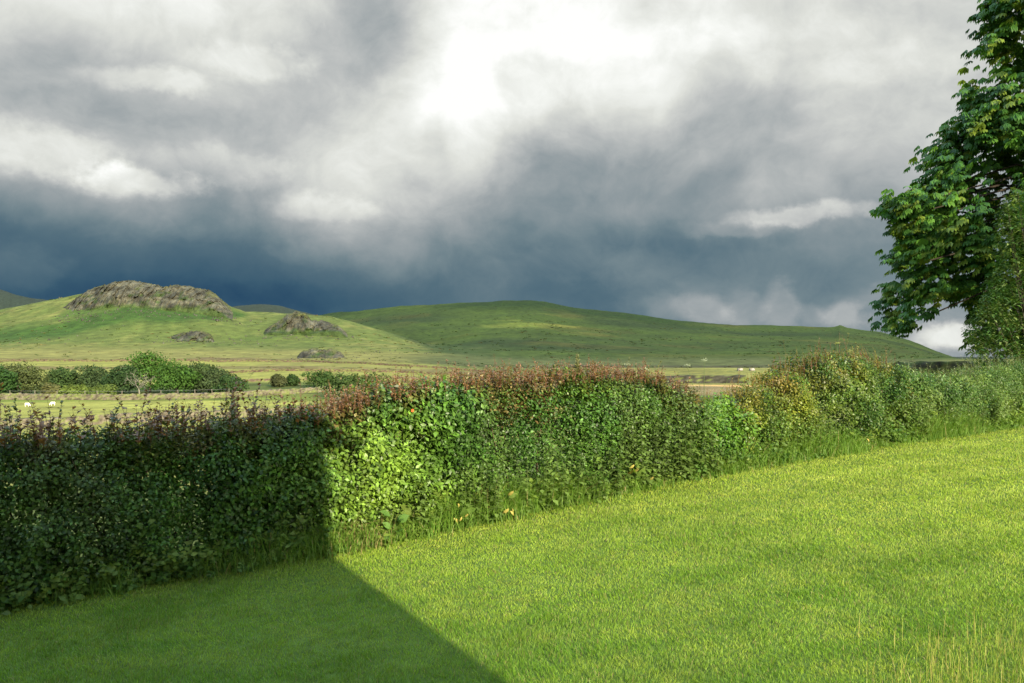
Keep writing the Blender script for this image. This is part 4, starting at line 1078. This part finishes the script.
# ------------------------------------------------------------------ sky
world = bpy.data.worlds.new('World'); SC.world = world; world.use_nodes = True
nt = world.node_tree; nt.nodes.clear()
N, L = nt.nodes.new, nt.links.new
def math_(op, a, b=None, c=None, clamp=False):
    nd = N('ShaderNodeMath'); nd.operation = op; nd.use_clamp = clamp
    for i, v in enumerate((a, b, c)):
        if v is None: continue
        if isinstance(v, (int, float)): nd.inputs[i].default_value = v
        else: L(v, nd.inputs[i])
    return nd.outputs[0]
tc = N('ShaderNodeTexCoord'); sx = N('ShaderNodeSeparateXYZ'); L(tc.outputs['Generated'], sx.inputs[0])
AZ = math_('ARCTAN2', sx.outputs[0], sx.outputs[1]); EL = math_('ARCSINE', sx.outputs[2])
ELs = math_('MULTIPLY', EL, 1.6)
cb = N('ShaderNodeCombineXYZ'); L(AZ, cb.inputs[0]); L(ELs, cb.inputs[1])
def noise(vec, scale, detail, rough_=.55, z=0., lac=2.1):
    ad = N('ShaderNodeVectorMath'); ad.operation = 'ADD'; ad.inputs[1].default_value = (3.1+z, 7.7, z); L(vec, ad.inputs[0])
    no = N('ShaderNodeTexNoise'); no.inputs['Scale'].default_value = scale; no.inputs['Detail'].default_value = detail; no.inputs['Roughness'].default_value = rough_; no.inputs['Lacunarity'].default_value = lac
    L(ad.outputs[0], no.inputs['Vector']); return no
def warpv(vec, no, amt):
    sb = N('ShaderNodeVectorMath'); sb.operation = 'SUBTRACT'; L(no.outputs['Color'], sb.inputs[0]); sb.inputs[1].default_value = (.5, .5, .5)
    scn = N('ShaderNodeVectorMath'); scn.operation = 'SCALE'; scn.inputs['Scale'].default_value = amt; L(sb.outputs[0], scn.inputs[0])
    ad = N('ShaderNodeVectorMath'); ad.operation = 'ADD'; L(vec, ad.inputs[0]); L(scn.outputs[0], ad.inputs[1])
    sp = N('ShaderNodeSeparateXYZ'); L(ad.outputs[0], sp.inputs[0]); cbn = N('ShaderNodeCombineXYZ'); L(sp.outputs[0], cbn.inputs[0]); L(sp.outputs[1], cbn.inputs[1])
    return cbn.outputs[0]
cd = N('ShaderNodeCombineXYZ'); L(AZ, cd.inputs[0]); L(math_('MULTIPLY', EL, 1.2), cd.inputs[1])
w1 = warpv(cb.outputs[0], noise(cd.outputs[0], 5.0, 5, .55), .10)
w2 = warpv(w1, noise(cd.outputs[0], 17.0, 5, .55, 2.), .045)
wd = warpv(cd.outputs[0], noise(cd.outputs[0], 6.0, 3, .5, 4.), .12)
# cloud thickness points of the sky dome: azimuth/elevation (from 100 px angular steps) -> brightness
rows = {
 -30:[(-60,205),(60,222),(160,228),(260,215),(360,190),(450,248),(560,240),(680,228),(800,212),(920,200),(1060,195)],
 20: [(-60,195),(50,205),(140,222),(240,222),(320,192),(385,160),(450,252),(560,244),(680,230),(800,210),(920,198),(1060,192)],
 70: [(-60,160),(50,152),(140,175),(220,205),(300,185),(375,172),(440,255),(540,238),(650,232),(760,222),(850,204),(960,198),(1060,185)],
 110:[(-60,168),(50,162),(140,160),(230,170),(320,192),(410,240),(490,228),(570,212),(660,226),(745,172),(830,198),(940,194),(1060,178)],
 155:[(-60,190),(30,200),(110,196),(200,180),(290,198),(380,220),(460,200),(540,146),(630,152),(720,148),(800,174),(900,190),(1060,168)],
 200:[(-60,95),(40,100),(130,165),(210,112),(290,170),(350,208),(430,170),(520,130),(610,130),(700,140),(790,165),(870,160),(1060,150)],
 245:[(-60,78),(50,78),(150,76),(250,84),(330,118),(420,128),(510,114),(600,106),(700,100),(800,104),(890,118),(1060,120)],
 285:[(-60,66),(20,68),(100,52),(200,56),(290,60),(380,82),(470,100),(560,98),(650,108),(740,118),(820,104),(900,104),(960,118),(1060,115)],
 315:[(-60,60),(60,50),(180,50),(300,50),(370,60),(460,92),(560,88),(640,98),(700,126),(770,118),(850,128),(920,104),(955,165),(1060,120)],
 360:[(-60,62),(200,55),(400,60),(600,90),(800,125),(950,135),(1060,130)],
}
num = den = None
for v, lst in rows.items():
    for u, b in lst:
        k = (u-512)/F; a = math.atan(k); e = math.atan((341-v)/F*math.cos(a))
        dn = N('ShaderNodeVectorMath'); dn.operation = 'DISTANCE'; L(w2, dn.inputs[0]); dn.inputs[1].default_value = (a, e*1.6, 0)
        d2 = math_('MULTIPLY', dn.outputs['Value'], dn.outputs['Value'])
        wgt = math_('POWER', math.exp(-1/.062**2/40), math_('MULTIPLY', d2, 40.))
        num = math_('MULTIPLY_ADD', wgt, b/255., num if num is not None else .0012*.72)
        den = math_('ADD', wgt, den if den is not None else .0012)
val = math_('DIVIDE', num, den)
# cloud grain: billows and wisps, stronger in the bright part than in the rain
n1 = noise(wd, 8.0, 10, .56, 5.); n2 = noise(wd, 24.0, 6, .6, 8.)
amp = N('ShaderNodeMapRange'); L(val, amp.inputs['Value']); amp.inputs['From Min'].default_value = .25; amp.inputs['From Max'].default_value = .6; amp.inputs['To Min'].default_value = .10; amp.inputs['To Max'].default_value = .34
g1 = math_('MULTIPLY', math_('SUBTRACT', n1.outputs['Fac'], .5), amp.outputs[0])
g2 = math_('MULTIPLY', math_('SUBTRACT', n2.outputs['Fac'], .5), math_('MULTIPLY', amp.outputs[0], .38))
bil = math_('ABSOLUTE', math_('SUBTRACT', noise(wd, 9.0, 5, .5, 21.).outputs['Fac'], .5))        # billowed heads with sharp creases
g3 = math_('MULTIPLY', math_('SUBTRACT', .09, bil), math_('MULTIPLY', amp.outputs[0], -.40))
val = math_('ADD', math_('MULTIPLY_ADD', val, .98, .055), math_('ADD', math_('ADD', g1, g2), g3))
# separate cloud bodies with ragged edges (azimuth, height above the horizon, half widths, brightness step)
nb = noise(cd.outputs[0], 11.0, 7, .6, 12.); nc = noise(cd.outputs[0], 30.0, 5, .6, 14.)
w3 = warpv(warpv(cb.outputs[0], noise(cd.outputs[0], 9.0, 4, .5, 6.), .05), nc, .035)
rag = math_('ADD', math_('MULTIPLY', math_('SUBTRACT', nb.outputs['Fac'], .5), 1.5), math_('MULTIPLY', math_('SUBTRACT', nc.outputs['Fac'], .5), .8))
BODIES = [(800,213,62,8,.20),(735,226,48,7,.10),(135,182,52,13,.22),(40,152,62,20,.17),(210,160,60,14,.10),(325,205,46,13,.12),(250,60,46,15,.12),(150,78,50,9,.14),
          (668,306,16,14,.06),(702,306,22,15,.13),(738,308,16,22,.08),(776,303,18,22,.14),(812,312,14,14,.09),(844,316,20,16,.18),(955,340,34,11,.34),(900,296,40,10,.08),(20,268,34,18,.08),
          (95,104,150,13,-.13),(60,60,120,12,-.07),(385,42,52,34,-.13),(560,150,70,30,-.10),(748,104,62,22,-.15),(640,182,120,18,-.07),(660,236,150,14,-.09),(880,150,60,18,-.05),(470,118,26,60,.06),(905,60,110,16,.05),(620,40,150,14,.05),
          (100,292,110,13,-.10),(310,296,90,12,-.10),(600,290,70,10,-.07)]
for u, v, su, sv, am in BODIES:
    k = (u-512)/F; a = math.atan(k); e = math.atan((341-v)/F*math.cos(a))
    mp = N('ShaderNodeVectorMath'); mp.operation = 'SUBTRACT'; L(w3, mp.inputs[0]); mp.inputs[1].default_value = (a, e*1.6, 0)
    ms_ = N('ShaderNodeVectorMath'); ms_.operation = 'MULTIPLY'; L(mp.outputs[0], ms_.inputs[0]); ms_.inputs[1].default_value = (F/su, F/(1.6*sv), 0)
    ln = N('ShaderNodeVectorMath'); ln.operation = 'LENGTH'; L(ms_.outputs[0], ln.inputs[0])
    q_ = N('ShaderNodeMapRange'); q_.interpolation_type = 'SMOOTHSTEP'; L(math_('ADD', ln.outputs['Value'], rag), q_.inputs['Value'])
    q_.inputs['From Min'].default_value = 1.55; q_.inputs['From Max'].default_value = .55; q_.inputs['To Min'].default_value = 0; q_.inputs['To Max'].default_value = am*(.85 if am > 0 else .3)
    val = math_('ADD', val, q_.outputs[0])
ramp = N('ShaderNodeValToRGB'); L(val, ramp.inputs['Fac'])
def lin(c): return tuple(((v/255)/12.92 if v/255 < .04045 else ((v/255+.055)/1.055)**2.4)/2**EXPO for v in c)
stops = [(.10, (24, 52, 84)), (.2, (36, 70, 100)), (.29, (60, 92, 113)), (.40, (86, 112, 126)), (.48, (115, 134, 142)), (.62, (156, 164, 167)), (.75, (191, 194, 193)), (.86, (221, 223, 217)), (.95, (243, 245, 240)), (1.0, (256, 257, 254))]
els = ramp.color_ramp.elements
while len(els) < len(stops): els.new(.5)
for e_, (p_, c_) in zip(els, stops): e_.position = p_; e_.color = (*lin(c_), 1)
sky = N('ShaderNodeTexSky'); sky.sky_type = 'NISHITA'; sky.sun_disc = False; sky.sun_elevation = SUN_EL; sky.sun_rotation = SUN_AZ; sky.air_density = 1.0; sky.dust_density = 1.0
bg1 = N('ShaderNodeBackground'); L(sky.outputs[0], bg1.inputs['Color']); bg1.inputs['Strength'].default_value = .15
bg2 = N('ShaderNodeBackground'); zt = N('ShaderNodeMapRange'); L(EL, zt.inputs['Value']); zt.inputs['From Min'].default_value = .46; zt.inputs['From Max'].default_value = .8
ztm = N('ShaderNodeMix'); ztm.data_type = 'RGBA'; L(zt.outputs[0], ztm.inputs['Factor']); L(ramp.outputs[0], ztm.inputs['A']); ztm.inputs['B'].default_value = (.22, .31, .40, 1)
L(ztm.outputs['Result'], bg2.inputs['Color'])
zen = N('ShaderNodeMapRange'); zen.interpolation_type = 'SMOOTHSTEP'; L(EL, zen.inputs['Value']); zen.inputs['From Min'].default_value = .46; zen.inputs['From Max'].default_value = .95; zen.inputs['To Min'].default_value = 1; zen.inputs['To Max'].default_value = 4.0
L(zen.outputs[0], bg2.inputs['Strength'])     # unseen overhead sky brightened and blued: added fill for the shaded lawn
# storm cloud ahead, clear sky round towards the sun
cov = N('ShaderNodeMapRange'); L(sx.outputs[1], cov.inputs['Value']); cov.inputs['From Min'].default_value = -.35; cov.inputs['From Max'].default_value = .25
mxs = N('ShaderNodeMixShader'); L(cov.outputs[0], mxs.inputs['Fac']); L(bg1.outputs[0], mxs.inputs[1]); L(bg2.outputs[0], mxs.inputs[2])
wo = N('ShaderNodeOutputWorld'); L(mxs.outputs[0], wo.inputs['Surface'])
world.cycles.sampling_method = 'MANUAL'; world.cycles.sample_map_resolution = 512

sun = bpy.data.lights.new('sun', 'SUN'); sun.energy = 5.0; sun.angle = math.radians(.53); sun.color = (1, .87, .64)
so = bpy.data.objects.new('sun', sun); COL.objects.link(so)
from mathutils import Vector
dvec = Vector((-.514*math.cos(SUN_EL), .857*math.cos(SUN_EL), -math.sin(SUN_EL)))
so.rotation_euler = dvec.to_track_quat('-Z', 'Y').to_euler(); so.location = (20, -30, 25)

# ------------------------------------------------------------------ camera and film
cam = bpy.data.cameras.new('camera'); cam.sensor_width = 36; cam.lens = 36*F/1024; cam.clip_start = .05; cam.clip_end = 60000
co = bpy.data.objects.new('camera', cam); COL.objects.link(co); co.location = (0, 0, EYE); co.rotation_euler = (math.radians(90), 0, 0)
SC.camera = co
vs = SC.view_settings; vs.view_transform = 'Standard'; vs.look = 'None'; vs.gamma = 1; vs.exposure = EXPO; vs.use_curve_mapping = False
SC.cycles.max_bounces = 8; SC.cycles.transparent_max_bounces = 8
